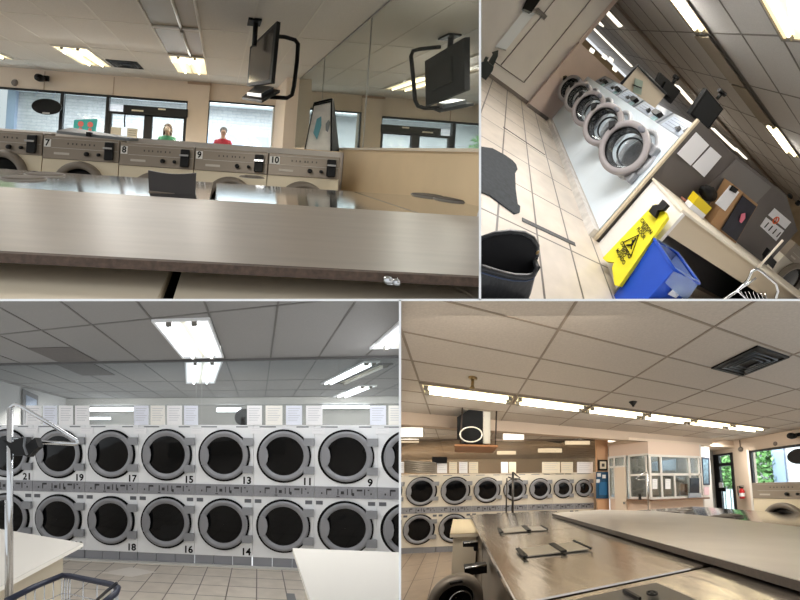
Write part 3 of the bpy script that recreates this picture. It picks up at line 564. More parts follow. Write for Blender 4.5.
for (x0, x1, y, dz, lab) in ((90, 132, 409.5, 3.2, 'long bright strip light seen in the mirror left of dryer 17 notices'), (90, 109, 418.5, 2, 'short bright strip light seen in the mirror below the long one'), (217, 240, 410, 3.5, 'bright strip light seen in the mirror over dryer 13'), (322, 345, 407, 2.5, 'bright strip light seen in the mirror, left of two over dryer 9'), (346, 369, 407, 2.5, 'bright strip light seen in the mirror, right of two over dryer 9')):
    p, q = r.at(x0, y, 'y', 10.3), r.at(x1, y, 'y', 10.3); t = thing(r, 'strip_light', lab, 'ceiling light', tuple(p))
    h_ = dz*10.3/427/2; MB(r).box(p[0], q[0], 10.28, 10.36, p[2]-h_, p[2]+h_).build('diffuser', CTUBE, t); MB(r).box(p[0]-.03, q[0]+.03, 10.36, 10.42, p[2]-h_, p[2]+h_*1.6).build('housing', WHITE, t)
DK = mat('stained_board', (112, 108, 106), .95, var=.1, scale=40)
t = thing(r, 'fan', 'dark round fan seen in the mirror beside the first notice over dryer 11', 'fan', a(242, 425, 9.5)); MB(r).lathe(a(243, 417, 9.5), 'y', [(.001, 0), (.17, 0), (.19, .06), (.15, .12)], 24).build('housing', mat('fan_grey', (70, 72, 76), .6), t); MB(r).box(a(241, 417, 9.5)[0], a(245, 417, 9.5)[0], 9.5, 9.6, 1.9, a(243, 417, 9.5)[2]).build('stand', BLACK, t)
tag(MB(r).box(-2.88, -2.30, 5.02, 5.86, H-.012, H-.002).build('stained_ceiling_tile', DK), 'dark grey stained ceiling tile over the left dryers', 'ceiling tile')
tag(MB(r).box(-3.0, -2.42, 5.96, 7.0, H-.012, H-.002).build('stained_ceiling_tile', DK), 'dark grey stained ceiling tile seen in the mirror', 'ceiling tile')
lamp(r, (-1.5, 8, 2.7), POW[3]*7, 1.8, (1, .98, .96)); lamp(r, (1.5, 9, 2.7), POW[3]*5, 1.5); lamp(r, (-4, 8.5, 2.6), POW[3]*4, 1.0)  # added fill behind the mirror glass, no fixtures here
# dryers
ex = [-4.09, -3.28, -2.473, -1.684, -.864, -.06, .755, 1.566, 2.38]
up_n = ['21', '19', '17', '15', '13', '11', '9', '7']; lo_n = ['22', '20', '18', '16', '14', '12', '10', '8']
lb = ['stacked dryers 21 and 22 at the left edge behind the cart pole', 'stacked dryers 19 and 20, upper door crossed by the chrome hanging bar', 'stacked dryers 17 and 18 left of the middle', 'stacked dryers 15 and 16 below the left group of notices',
      'stacked dryers 13 and 14 in the middle, below the lit troffer', 'stacked dryers 11 and 12 above the right table corner', 'stacked dryers 9 and 10 above the right table', 'stacked dryers cut by the right edge beside dryer 9']
for k in range(8):
    x0, x1 = ex[k], ex[k+1]; dryer(r, ((x0+x1)/2, DY, 0), (1, 0, 0), (0, 1, 0), up_n[k], lo_n[k], x1-x0, lb[k], 'stacked dryers along the mirror wall')
def sheet(room, q, m, lab, group, n=5, th=.004, nv=(0, 1, 0), cat='notice'):
    """a paper with lines of print: q = 4 corners (tl, tr, br, bl)"""
    t = thing(room, 'paper_notice', lab, cat, tuple(q[3]), group); q = [np.array(p, float) for p in q]; nv = np.array(nv, float)
    MB(room).slab(q, nv*th).build('sheet', m, t); p = MB(room)
    for k in range(n):
        f0, f1 = .14+.72*k/n, .14+.72*k/n+.022; e = 1-.2*((k*7) % 3)/2
        L = lambda f, g: (q[0]*(1-f)+q[3]*f)*(1-g)+(q[1]*(1-f)+q[2]*f)*g - nv*.002
        p.add([L(f0, .12), L(f0, .88*e), L(f1, .88*e), L(f1, .12)], [(0, 1, 2, 3)])
    p.build('print', mat('print_grey', (176, 178, 186), .8), t); return t
pp = [(26, 41, 0), (43, 57, 1), (59, 73, 2), (75, 89.5, 2), (134, 148.5, 1), (150.5, 165, 3), (167, 182, 2), (184, 198, 1), (247, 262, 2), (265.5, 282.5, 3), (286, 302, 1), (306, 322.5, 2), (370, 386, 1), (388.5, 403, 3)]
wh = ['leftmost', 'second', 'third', 'fourth', 'first of the four over dryers 17 and 15', 'second of the four over dryers 17 and 15', 'third of the four over dryers 17 and 15', 'fourth of the four over dryers 17 and 15', 'first of the group over dryer 11', 'second of the group over dryer 11', 'third of the group over dryer 11', 'fourth of the group over dryer 11', 'left one at the right edge', 'right one cut by the right edge']
cn = {0: 'grey white', 1: 'bluish white', 2: 'white', 3: 'cream'}
for (x0, x1, c), wd_ in zip(pp, wh):
    Y = DY-.01+.1*0; m_ = {0: PAPER, 1: mat('paper_blue', (226, 230, 242), .8), 2: PAPER, 3: mat('paper_cream', (236, 234, 228), .8)}[c]
    if wd_ in ('leftmost', 'second', 'third', 'fourth'): wd_ += ' from the left'
    sheet(r, [a(x0, 405.5, DY-.02), a(x1, 405.5, DY-.02), a(x1, 425, DY-.02), a(x0, 425, DY-.02)], m_, cn[c]+' notice on the dryers, '+wd_, 'notices standing on the dryers', 6)
for i, x in enumerate((31, 86, 139.5, 197, 256.5, 318, 382)):
    sheet(r, [a(x-6, 427.5, DY-.012), a(x+7, 427.5, DY-.012), a(x+7, 434, DY-.012), a(x-6, 434, DY-.012)], PAPER, 'small white label on the dryer tops, '+['leftmost of all', 'above the hanging bar end', 'under the third notice group gap', 'left of the mirror strip over the middle dryer', 'under the first right notice', 'under the fourth right notice', 'rightmost of all'][i], 'small labels on the dryers', 2)
# tables
LAM = mat('cream_laminate', (216, 211, 202), .45); LAME = mat('laminate_edge', (240, 236, 226), .5); LAMB = mat('laminate_base', (208, 198, 178), .55)
def table(room, pts, z, lab, base, group='cream folding tables', dark=None):
    t = thing(room, 'folding_table', lab, 'table', (base[0][0], base[0][1], 0), group)
    MB(room).slab([(p[0], p[1], z-.004) for p in pts], (0, 0, .004)).build('tabletop', LAM, t)
    MB(room).slab([(p[0], p[1], z-.03) for p in pts], (0, 0, .025)).build('edge_band', LAME, t)
    MB(room).slab([(p[0], p[1], 0) for p in base], (0, 0, z-.03)).build('base', dark or LAMB, t); return t
table(r, [(-3.2, 2.0), (-1.41, 2.0), (-1.39, 3.29), (-3.3, 4.12)], .85, 'cream laminate folding table at the lower left behind the cart', [(-3.1, 2.3), (-1.75, 2.3), (-1.52, 3.2), (-3.1, 3.9)])
table(r, [(.27, 1.7), (1.9, 1.7), (1.9, 3.40), (.275, 3.40)], .85, 'cream laminate folding table at the lower right corner', [(.42, 1.9), (1.8, 1.9), (1.8, 3.25), (.36, 3.25)])
tag(MB(r).box(.33, .42, 4.6, 4.86, .001, .012).build('floor_vent', mat('floor_vent_grey', (120, 120, 120), .5)), 'small grey floor grate beside the right table', 'grate')
tag(MB(r).slab([(-2.0, 5.3, .002), (-1.55, 5.2, .002), (-1.3, 5.45, .002), (-1.7, 5.62, .002)], (0, 0, .002)).build('floor_patch', mat('patch_pale', (222, 214, 204), .5)), 'pale patch on the tiles in front of dryer 18', 'floor patch')  # flat paler polygon laid over the tiles
# cart
t = thing(r, 'laundry_cart', 'chrome wire laundry cart with navy rim and tall pole at the lower left', 'laundry cart', (-1.3, 2.4, 0))
Y = 2.2; g = lambda x, y, Y=Y: a(x, y, Y)
MB(r).tube([a(10, 601, 2.15), a(10, 408, 2.15)], .017, 10).tube([a(8, 500, 2.15), a(8, 601, 2.15)], .017, 10).build('pole', CHROME, t)
MB(r).tube([a(9.5, 412, 2.15), a(11, 407, 2.15), a(15, 404.5, 2.15), a(20, 406, 2.15), a(50, 424, 2.2), a(76, 440, 2.25), a(78, 443, 2.25), a(75, 444, 2.25), a(38, 442, 2.2), a(12, 438, 2.15)], .011, 8).build('hanging_bar', CHROME, t)
rim = [a(6, 601, 1.9), a(35, 586.5, 2.05), a(62, 575.5, 2.25), a(70, 576, 2.25), a(112, 584.5, 2.1), a(118, 588, 2.05), a(116, 593, 1.95), a(100, 606, 1.8)]
MB(r).tube(rim, .016, 8).build('rim', mat('navy_rim', (28, 34, 58), .45), t)
wi = MB(r)
for k in range(22):
    u = k/21; i = min(int(u*6.999), 6); f = u*7-i; p = np.array(rim[i])*(1-f)+np.array(rim[i+1])*f; wi.tube([p, p+np.array([0, 0, -.3])], .0035, 5)
for z in (.1, .2): wi.tube([np.array(p)-np.array([0, 0, z]) for p in rim], .003, 5)
wi.build('wire_basket', CHROME, t)
MB(r).tube([a(97, 600, 2.0), a(108, 590, 2.0), a(117, 583, 2.0)], .009, 6).build('handle', mat('handle_dark', (60, 60, 64), .3, .6), t)
t = thing(r, 'black_bag', 'black fabric bundle hanging from the cart pole in front of dryer 21', 'bag', a(20, 470, 2.1))
MB(r).slab([a(19, 438, 2.12), a(25, 437, 2.12), a(27, 444, 2.12), a(35, 437.5, 2.12), a(38, 447, 2.12), a(33, 451, 2.12), a(28, 457, 2.12), a(22, 455, 2.12), a(15, 456, 2.12), a(3, 440, 2.12), a(10, 443, 2.12)], (0, .06, 0)).build('fabric', mat('black_cloth', (12, 12, 14), .8), t)
MB(r).tube([a(25, 437, 2.1), a(24, 446, 2.1), a(27, 455, 2.1)], .006, 6).build('strap', mat('grey_strap', (120, 122, 126), .5), t)

# ================================================================== ROOM 4 : steel counters, dryers and the office booth
r = R4; H = 2.9; a = lambda x, y, Y: tuple(r.at(x, y, 'y', Y)); az = lambda x, y, Z: tuple(r.at(x, y, 'z', Z)); ax = lambda x, y, X: tuple(r.at(x, y, 'x', X))
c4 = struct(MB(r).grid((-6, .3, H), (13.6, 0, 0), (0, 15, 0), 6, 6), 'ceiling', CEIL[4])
ceil_grid(r, [-4.08+1.2*k for k in range(0, 10)], [.3, .91, 1.52, 2.13, 2.73, 3.34, 3.95, 4.42, 5.0]+[6.4+.61*k for k in range(12)], H, (-6, 7.6), (.3, 14.5), c4, .010)
struct(MB(r).grid((-6, .3, 0), (13.6, 0, 0), (0, 15, 0), 4, 4), 'floor', tile_mat('floor_tiles_tan', (190, 170, 148), (96, 78, 62), .305, 1.2, .007, .35), uv='xy')
struct(MB(r).box(-6, 7.6, 5.65, 5.85, 2.68, H-.002), 'trim_4', mat('beam_tan', (196, 176, 156), .8))
G4 = None
labs = ['first lit ceiling troffer from the left in the long row', 'second lit troffer of the long row, right of the sprinkler', 'third lit troffer of the long row, yellowish', 'fourth troffer of the long row, yellowish, beside the smoke detector', 'fifth lit troffer of the long row', 'sixth lit troffer of the long row, nearest the window wall']
for k, lb_ in enumerate(labs):
    troffer(r, -.48+1.2*k-.0, .70+1.2*k, 3.97, 4.42, H, True, lb_, None, along='x', power=POW[4])
lamp(r, (0.5, 1.8, 2.75), POW[4]*1.0, 1.0, (1, .9, .78))  # extra fill above the steel counters, not one of the fixtures
def light4(x0, x1, y0, y1, lab, pw=0, z=H, m=WTUBE):
    p, q = az(x0, y0, z), az(x1, y0, z); u_, v_ = az(x1+(x1-x0)*0, y1, z), az(x0, y1, z)
    t = thing(r, 'ceiling_light', lab, 'ceiling light', p); MB(r).slab([p, q, u_, v_], (0, 0, -.02)).build('diffuser', mat('lit_diffuser_warm', (255, 250, 240), emit=(255, 246, 226), es=1.6), t)
    e = .06; MB(r).tube([p, q, u_, v_], .02, 6, True).build('frame', GRID[4], t)
    if pw: lamp(r, ((p[0]+u_[0])/2, (p[1]+u_[1])/2, z-.15), pw, .6, (1, .93, .82))
light4(400, 423, 427, 436, 'lit ceiling light at the far left beyond the beam, over the dryers', POW[4]*.45)
light4(503, 524, 433, 440.5, 'lit ceiling light beyond the beam, right of the hanging television', POW[4]*.45)
light4(565, 590, 439, 444, 'lit ceiling light beyond the beam, left of the strip nearest the booth', POW[4]*.45)
light4(598, 616, 438.5, 441.5, 'narrow lit strip beyond the beam beside the booth')
light4(497, 516, 450.5, 454, 'lit light seen in the mirror above the dryers, left one')
light4(538, 562, 448, 452, 'lit light seen in the mirror above the dryers, right one')
light4(400, 419, 438.5, 442, 'lit light seen in the mirror above the dryers at the far left')
vent(r, 2.57, 3.12, 1.56, 2.12, H, 'black louvred air vent in the tan ceiling, nearest the viewer')
tag(MB(r).slab([az(545, 441, 2.88), az(553, 439.5, 2.88), az(567, 441, 2.88), az(560, 443.5, 2.88)], (0, 0, .01)).build('air_vent', BLK2), 'small dark air vent beyond the beam between two lights', 'air vent')
# right street wall (x = 7.6)
XR = 7.6; wl = MB(r)
wl.box(XR, XR+.25, .3, 5.15, 2.5, H).box(XR, XR+.25, .3, 5.15, 0, 1.0).box(XR, XR+.25, 5.15, 5.72, 0, H).box(XR, XR+.25, 5.72, 6.45, 2.5, H).box(XR, XR+.25, 6.45, 9, 0, H)
wr = struct(wl, 'wall_right', mat('tan_wall_paint', (218, 200, 180), .85, var=.03, scale=3))
f = MB(r).box(XR-.04, XR+.05, .3, 5.15, 2.46, 2.52).box(XR-.04, XR+.05, 5.09, 5.15, 1.0, 2.5).box(XR-.04, XR+.05, .3, 5.15, .96, 1.02)
fw_ = struct(f, 'window_5', mat('black_frame', (26, 27, 30), .5)); MB(r).box(XR, XR+.01, .3, 5.1, 1.0, 2.48).build('pane', GLASS, fw_)
MB(r).box(XR-.05, XR, 5.15, 5.22, .4, 2.55).build('jamb', mat('jamb_white', (232, 228, 220), .6), fw_)
f = MB(r).box(XR-.04, XR+.06, 6.22, 6.45, 0, 2.52).box(XR-.04, XR+.06, 5.72, 5.80, 0, 2.52).box(XR-.04, XR+.06, 5.72, 6.45, 2.14, 2.24).box(XR-.04, XR+.06, 5.72, 6.45, 2.48, 2.54)
df = struct(f, 'door_3', mat('black_frame', (26, 27, 30), .5)); MB(r).box(XR, XR+.01, 5.8, 6.25, .1, 2.5).build('pane', GLASS, df); MB(r).box(XR-.07, XR-.04, 6.12, 6.26, 1.42, 1.62).build('door_notice', PAPER, df)
MB(r).box(XR-.09, XR-.05, 6.02, 6.3, 1.34, 1.46).build('push_bar', BLACK, df)
t = thing(r, 'fire_extinguisher', 'red fire extinguisher hanging on the tan pillar beside the glass door', 'fire extinguisher', (XR-.1, 5.43, 1.15))
MB(r).lathe((XR-.12, 5.43, 1.13), 'z', [(.001, 0), (.075, 0), (.08, .03), (.08, .22), (.05, .28), (.03, .3), (.001, .3)], 18).build('cylinder', mat('extinguisher_red', (180, 24, 26), .35), t)
MB(r).box(XR-.14, XR-.1, 5.38, 5.5, 1.43, 1.47).box(XR-.14, XR-.1, 5.36, 5.5, 1.49, 1.51).build('valve', BLACK, t); MB(r).tube([(XR-.12, 5.43, 1.46), (XR-.12, 5.55, 1.5), (XR-.12, 5.56, 1.3), (XR-.12, 5.53, 1.2)], .014, 6).build('hose', BLACK, t)
MB(r).lathe((XR-.12, 5.43, 1.2), 'z', [(.082, 0), (.082, .1)], 18).build('label', PAPER, t)
t = thing(r, 'alarm_bell', 'small grey alarm device with a conduit at the top of the tan pillar', 'alarm', (XR-.05, 5.42, 2.5))
MB(r).tube([(XR-.03, 5.42, 2.88), (XR-.03, 5.42, 2.66)], .015, 6).build('conduit', mat('conduit', (110, 96, 84), .5), t); MB(r).lathe((XR-.08, 5.42, 2.6), 'x', [(.001, 0), (.05, 0), (.07, .03), (.07, .08)], 16).build('bell', mat('bell_grey', (110, 106, 100), .4, .5), t)
t = thing(r, 'security_camera', 'black security camera on the header at the right edge', 'camera', (XR-.1, 3.8, 2.7))
MB(r).box(XR-.06, XR, 3.7, 3.95, 2.72, 2.8).build('bracket', BLACK, t); MB(r).lathe((XR-.32, 3.85, 2.72), 'x', [(.001, 0), (.07, 0), (.08, .1), (.05, .25)], 14).build('housing', BLACK, t)
t = thing(r, 'round_speaker', 'round grey cap on the tan header above the big window', 'speaker', (XR, 4.4, 2.55)); MB(r).lathe((XR-.03, 4.4, 2.62), 'x', [(.001, 0), (.04, 0), (.06, .03)], 16).build('cover', mat('grille_grey', (128, 118, 110), .6), t)
t = thing(r, 'hanging_sign', 'black oval sign cut by the right edge in front of the big window', 'sign', (XR-.2, 3.8, 2.0))
MB(r).slab([(XR-.2, 3.75+.28*math.cos(q*math.pi/16), 2.2+.19*math.sin(q*math.pi/16)) for q in range(32)], (.03, 0, 0)).build('board', BLK2, t); MB(r).tube([(XR-.19, 3.85, 2.36), (XR-.1, 3.85, 2.5)], .006, 5).build('string', mat('string', (120, 140, 170), .7), t)
# outside
struct(MB(r).box(XR+.25, 24, .3, 16, -.2, -.1), 'ground_outside', mat('asphalt_pale', (190, 192, 194), .9))
t = thing(r, 'building', 'pale brick building with a blue grey corner outside the big window', 'building', (12, 4, -.1))
MB(r).box(12, 12.3, .6, 6.6, -.1, 4.6).build('wall', brick, t, uv='yz'); MB(r).box(11.9, 12.35, 6.6, 7.1, -.1, 4.6).build('corner_post', mat('post_blue_grey', (120, 134, 156), .7), t)
tree(r, (12.6, 8.3, 2.2), 1.5, 1.9, LEAF, 'leafy green tree outside the big window at the booth side', -.1, 3400)
tree(r, (13.6, 11.0, 2.3), 1.9, 2.3, LEAF, 'leafy green tree outside the glass door', -.1, 4200)
t = thing(r, 'garden_fence', 'low pale fence outside the glass door', 'fence', (10.6, 9.1, -.1))
for k in range(8): MB(r).box(11.4, 11.44, 8.0+.3*k, 8.24+.3*k, -.1, 1.35).build('board', mat('fence_white', (214, 226, 230), .7), t)
daylight(r, (9.5, 5, 6), (12.5, 6, 1), 650, 4); daylight(r, (9.5, 9, 6), (12.5, 10, 1), 800, 4)
lamp(r, (5.2, 6.1, 2.6), 12, .5); lamp(r, (0, 10.5, 2.6), 200, 2.5, (1, .95, .88)); lamp(r, (-.6, 7.3, 2.6), 9, 1.5, (1, .93, .82)); lamp(r, (2.2, 6.5, 2.6), 6, 1, (1, .93, .82)); lamp(r, (6.9, 5.3, 2.6), 14, .5)  # added fill lamps: booth inside, mirror side, dryers, entry
# dryers along their slanted line
A0 = np.array([-1.25, 8.66, 0]); dd = np.array([.936, -.352, 0]); dv = np.array([.352, .936, 0])
se = [-.72, .06, .80, 1.74, 2.50, 3.15, 3.78, 4.36, 4.90]
names4 = ['stacked dryers cut by the left edge of the counter view', 'stacked dryers at the left, upper door with a small highlight', 'stacked dryers behind the cream folding table', 'stacked dryers third from the left of the counter view', 'stacked dryers behind the dark thin pole', 'stacked dryers with a blue reflection in the upper door', 'stacked dryers with jeans like blue shapes in the upper door', 'stacked dryers last at the right, beside the picture frame']
se = [-.75, .06, .90, 1.72, 2.48, 3.15, 3.80, 4.38, 4.92]
for k in range(8):
    s0, s1 = se[k], se[k+1]; o = A0+dd*(s0+s1)/2; dryer(r, tuple(o), tuple(dd), tuple(dv), '', '', (s1-s0), names4[k], 'stacked dryers beyond the steel counters')
struct(MB(r).set(A0, dd, dv).box(-3, 5.2, .72, .78, 0, 1.97), 'wall_back', mat('tan_wall_paint', (218, 200, 180), .85))
m = MB(r).set(A0, dd, dv).box(-4, 5.0, .0, .008, 1.97, H-.01).build('wall_mirror', glass_mat('mirror_glass_warm', (214, 208, 198), .05, .02)); m['kind'] = 'structure'
struct(MB(r).set(A0, dd, dv).box(-4, 5.0, -.02, .01, H-.05, H-.012), 'trim_5', mat('trim_brown', (96, 80, 66), .6))
struct(MB(r).set(A0, dd, dv).box(-4, 8.5, 5.2, 5.3, 1.2, H), 'wall_far', mat('far_wall_tan', (224, 212, 196), .8))
def on_line(x, y, off=0):                       # a pixel on the dryer front plane, moved off it towards the viewer
    d = r.R.T @ np.array([x-r.px, r.py-y, r.f]); n = dv; A = A0-dv*off; tt = ((A-r.C)@n)/(d@n); return r.C+d*tt
i = 0
for x0, x1, c, lab in ((400, 404, 0, 'first printed notice at the left edge on the dryers'), (437, 447, 0, 'first notice right of the grey corrugated duct'), (449, 457, 3, 'second notice right of the corrugated duct'), (459, 467.5, 0, 'third notice right of the corrugated duct'), (469, 478, 3, 'fourth notice right of the corrugated duct'),
                     (501, 508, 0, 'notice just left of the dark pole top'), (509, 516, 3, 'notice just above the dark pole'), (542, 560, 3, 'wide cream notice over the blue door dryer'), (561, 573, 3, 'cream notice over the jeans coloured dryer'), (577, 593, 0, 'notice on the last dryer beside the picture frame')):
    sheet(r, [on_line(x0, 462, .03), on_line(x1, 462, .03), on_line(x1, 473.2, .03), on_line(x0, 473.2, .03)], PAPERC if c else PAPER, 'printed notice on top of the far dryers, '+lab if False else lab, 'notices on the far dryers', 4, nv=tuple(dv))
t = thing(r, 'corrugated_duct', 'grey corrugated metal sheet leaning on top of the left dryers', 'duct', tuple(on_line(420, 474, .05)))
for k in range(6): MB(r).tube([on_line(405, 461+2.1*k, .1), on_line(436, 463.5+1.9*k, .1)], .028, 6).build('ridge', mat('duct_grey', (150, 142, 130), .4, .6), t)
tag(MB(r).slab([on_line(432, 457, .1), on_line(447, 457, .1), on_line(447, 463, .1), on_line(432, 463, .1)], (0, .2, 0)).build('junction_box', BLACK), 'dark box above the corrugated sheet at the mirror', 'box')
# far corner wall, picture and notice board, office booth
wbt = mat('tan_wall_paint', (218, 200, 180), .85)
struct(MB(r).box(3.36, 3.72, 6.72, 6.80, 0, H), 'wall_corner', mat('orange_wall_paint', (216, 172, 134), .85))
B0, B1, B2 = np.array([3.68, 6.6, 0]), np.array([4.27, 5.62, 0]), np.array([6.04, 5.55, 0])
t = thing(r, 'picture_frame', 'black framed square picture on the wall left of the booth', 'picture', a(602, 471, 6.7))
q = [np.array(a(x, y, 6.7)) for x, y in ((598, 460), (607, 460), (607, 470.5), (598, 470.5))]; c_ = sum(q)/4
MB(r).slab(q, (0, -.03, 0)).build('frame', BLK2, t); MB(r).slab([c_+(p-c_)*.7-np.array([0, .032, 0]) for p in q], (0, -.004, 0)).build('mat_board', PAPERC, t); MB(r).slab([c_+(p-c_)*.3-np.array([0, .037, 0]) for p in q], (0, -.004, 0)).build('print', mat('print_dark', (70, 64, 60), .6), t)
t = thing(r, 'notice_board', 'blue notice board with white papers beside the last dryer', 'board', a(602, 498, 6.7))
MB(r).slab([a(596, 472, 6.7), a(608.5, 472, 6.7), a(608.5, 498.5, 6.7), a(596, 498.5, 6.7)], (0, -.03, 0)).build('panel', mat('board_blue', (34, 84, 120), .6, var=.2, scale=6), t)
for x, y in ((599, 475), (604, 476.5), (598, 481)): MB(r).slab([a(x-1.8, y-1.8, 6.66), a(x+1.8, y-1.8, 6.66), a(x+1.8, y+1.8, 6.66), a(x-1.8, y+1.8, 6.66)], (0, -.004, 0)).build('paper', PAPER, t)
MB(r).slab([a(599, 482, 6.66), a(607, 482, 6.66), a(607, 495, 6.66), a(599, 495, 6.66)], (0, -.004, 0)).build('blue_sheet', mat('sheet_blue', (44, 110, 160), .6), t)
uL = (B1-B0)/np.linalg.norm(B1-B0); nL = np.array([uL[1], -uL[0], 0]); uR = (B2-B1)/np.linalg.norm(B2-B1); nR = np.array([uR[1], -uR[0], 0])
def pl(P, n, x, y, off=0): d = r.R.T @ np.array([x-r.px, r.py-y, r.f]); tt = ((P+n*off-r.C)@n)/(d@n); return r.C+d*tt
LL, LR = np.linalg.norm(B1-B0), np.linalg.norm(B2-B1)
bw = MB(r); bw.set(B0, uL, -nL).box(0, LL, 0, .1, 2.36, 2.68).box(0, LL, 0, .1, 0, 1.24); bw.set(B1, uR, -nR).box(0, LR, 0, .1, 2.33, 2.68).box(0, LR, 0, .1, 0, 1.22)
booth = struct(bw, 'wall_booth', mat('booth_paint', (222, 200, 182), .85))
struct(MB(r).set(B1, uR, -nR).box(0, 3.2, .9, 1.0, 0, 2.9), 'wall_booth_back', mat('booth_inner', (150, 146, 138), .8))
struct(MB(r).box(3.7, 7.6, 5.63, 6.9, 2.68, 2.75), 'ceiling_booth', wbt)
struct(MB(r).box(6.05, 7.6, 6.6, 6.7, 0, H).box(6.0, r.at(711.5, 480, 'y', 5.8)[0], 5.8, 5.9, 0, 2.68), 'wall_entry', mat('entry_white', (236, 232, 228), .8))
struct(MB(r).box(6.0, 6.05, 5.55, 6.6, 0, 2.68), 'wall_booth_side', LBEI)
WF = mat('booth_white_frame', (226, 222, 216), .55); fr = MB(r).set(B1, uR, -nR)
X = lambda x: float((pl(B1, nR, x, 478)-B1)@uR)
bars = [650, 661, 689.5, 699]
for x in bars: fr.box(X(x)-.03, X(x)+.03, -.03, .05, 1.22, 2.34)
for z in (1.24, 1.84, 2.32): fr.box(0, LR-.05, -.03, .05, z-.03, z+.03)
fr.box(X(674)-.03, X(674)+.02, -.035, .05, 1.24, 1.84)
wR = struct(fr, 'window_6', WF); MB(r).set(B1, uR, -nR).box(0, LR, .0, .006, 1.22, 2.34).build('pane', glass_mat('booth_glass', (215, 220, 220), .05, .18), wR)
fl = MB(r).set(B0, uL, -nL); XL = lambda x: float((pl(B0, nL, x, 478)-B0)@uL)
for x in (609.5, 615, 626, 630, 647): fl.box(XL(x)-.02, XL(x)+.02, -.03, .05, 1.24, 2.37)
for z in (1.26, 2.08, 2.35): fl.box(0, XL(627), -.03, .05, z-.025, z+.025)
for z in (1.26, 1.84, 2.35): fl.box(XL(630), LL, -.03, .05, z-.025, z+.025)
wL = struct(fl, 'window_7', WF); MB(r).set(B0, uL, -nL).box(0, LL, 0, .006, 1.24, 2.36).build('pane', glass_mat('booth_glass2', (215, 220, 220), .08, .12), wL)
dr = MB(r).set(B0, uL, -nL).box(XL(615.5), XL(626.5), -.05, -.0, .1, 2.06); door4 = struct(dr, 'door_4', mat('booth_door', (222, 206, 186), .6)); MB(r).set(B0, uL, -nL).box(XL(624), XL(625.5), -.09, -.05, 1.1, 1.16).build('door_handle', CHROME, door4)
LG = mat('ledge_brown', (120, 92, 72), .5)
struct(MB(r).set(B1, uR, -nR).box(-.02, LR+.05, -.16, 0, 1.18, 1.22).set(B0, uL, -nL).box(XL(628), LL, -.14, 0, 1.18, 1.23), 'trim_6', LG)
for x, y0, y1, w_, lab in ((655, 479, 489, 2.5, 'white paper taped inside the first booth pane'), (668, 479, 489, 2.6, 'white paper taped inside the second booth pane')):
    q = [pl(B1, nR, x-w_, y0, .02), pl(B1, nR, x+w_, y0, .02), pl(B1, nR, x+w_, y1, .02), pl(B1, nR, x-w_, y1, .02)]; sheet(r, q, PAPER, lab, None, 4, nv=tuple(-nR))
q = [pl(B1, nR, *p, .03) for p in ((689.5, 478), (698.5, 478), (698.5, 493), (689.5, 493))]
t = thing(r, 'monitor', 'dark blue monitor at the right end of the booth window', 'monitor', tuple(q[3])); MB(r).slab(q, tuple(nR*.03)).build('screen', mat('screen_navy', (24, 32, 48), .3), t); MB(r).slab([pl(B1, nR, *p, .06) for p in ((688, 493), (700, 493), (700, 497.5), (688, 497.5))], tuple(nR*.05)).build('base', mat('base_grey', (170, 176, 186), .5), t)
q = [pl(B1, nR, *p, -.5) for p in ((652, 462), (676, 459), (676, 470), (652, 471))]; tag(MB(r).slab(q, tuple(-nR*.02)).build('whiteboard', mat('board_pale_blue', (170, 196, 222), .5)), 'pale blue board inside the booth behind the upper panes', 'board')
q = [pl(B1, nR, *p, -.3) for p in ((683, 484), (688, 484), (688, 495), (683, 495))]; tag(MB(r).slab(q, tuple(-nR*.1)).build('cardboard_box', mat('cardboard', (150, 104, 72), .8)), 'brown box inside the booth behind the sliding pane', 'box')
t = thing(r, 'poster', 'tall colourful poster on the white wall right of the booth', 'poster', a(706, 485, 5.79)); MB(r).slab([a(701.5, 457, 5.79), a(709, 458, 5.79), a(709.5, 485, 5.79), a(702.5, 485, 5.79)], (0, -.02, 0)).build('frame', mat('frame_navy', (44, 56, 78), .5), t)
MB(r).slab([a(702.8, 459, 5.765), a(708, 460, 5.765), a(708.5, 483.5, 5.765), a(703.8, 483.5, 5.765)], (0, -.004, 0)).build('print', mat('print_mixed', (120, 150, 170), .5, var=.5, scale=14), t)
tag(MB(r).slab([a(704, 487, 5.79), a(709, 487, 5.79), a(709, 495, 5.79), a(704, 495, 5.79)], (0, -.01, 0)).build('leaflet', mat('leaflet_pink', (232, 200, 206), .7)), 'pale pink leaflet on the wall below the colourful poster', 'leaflet')
# washers at the window
for k, (y, lab) in enumerate(((2.52, 'taupe console washer by the big window, right edge, farther one'), (1.56, 'taupe console washer cut by the right edge'))):
    washer(r, (4.4, y, 0), (0, -1, 0), (1, 0, 0), .96, '', lab, 'washers by the big window', H=1.565, zc=.93, R=.33, con=.25)
# hanging television
t = thing(r, 'tube_television', 'black tube television with white front on a hanging shelf', 'television', a(474, 444, 5.2)); o5 = lambda x, y, Y=5.1: np.array(a(x, y, Y))
MB(r).slab([o5(462, 414), o5(470, 409), o5(484, 406), o5(484, 443.5), o5(464, 443.5), o5(461, 436), o5(457, 434), o5(457, 417)], (0, .5, 0)).build('housing', BLACK, t)
MB(r).slab([o5(483, 405.5), o5(490.5, 408), o5(490.5, 443.5), o5(483, 443.5)], (0, .62, 0)).build('front_bezel', mat('bezel_white', (206, 200, 186), .5), t)
t = thing(r, 'hanging_shelf', 'brown hanging shelf on thin rods under the ceiling', 'shelf', a(476, 447, 5.2))
MB(r).slab([o5(454.5, 444, 4.95), o5(498, 445, 4.95), o5(498, 447, 4.95), o5(454.5, 446, 4.95)], (0, .85, 0)).build('board', mat('shelf_wood', (136, 92, 56), .6), t)
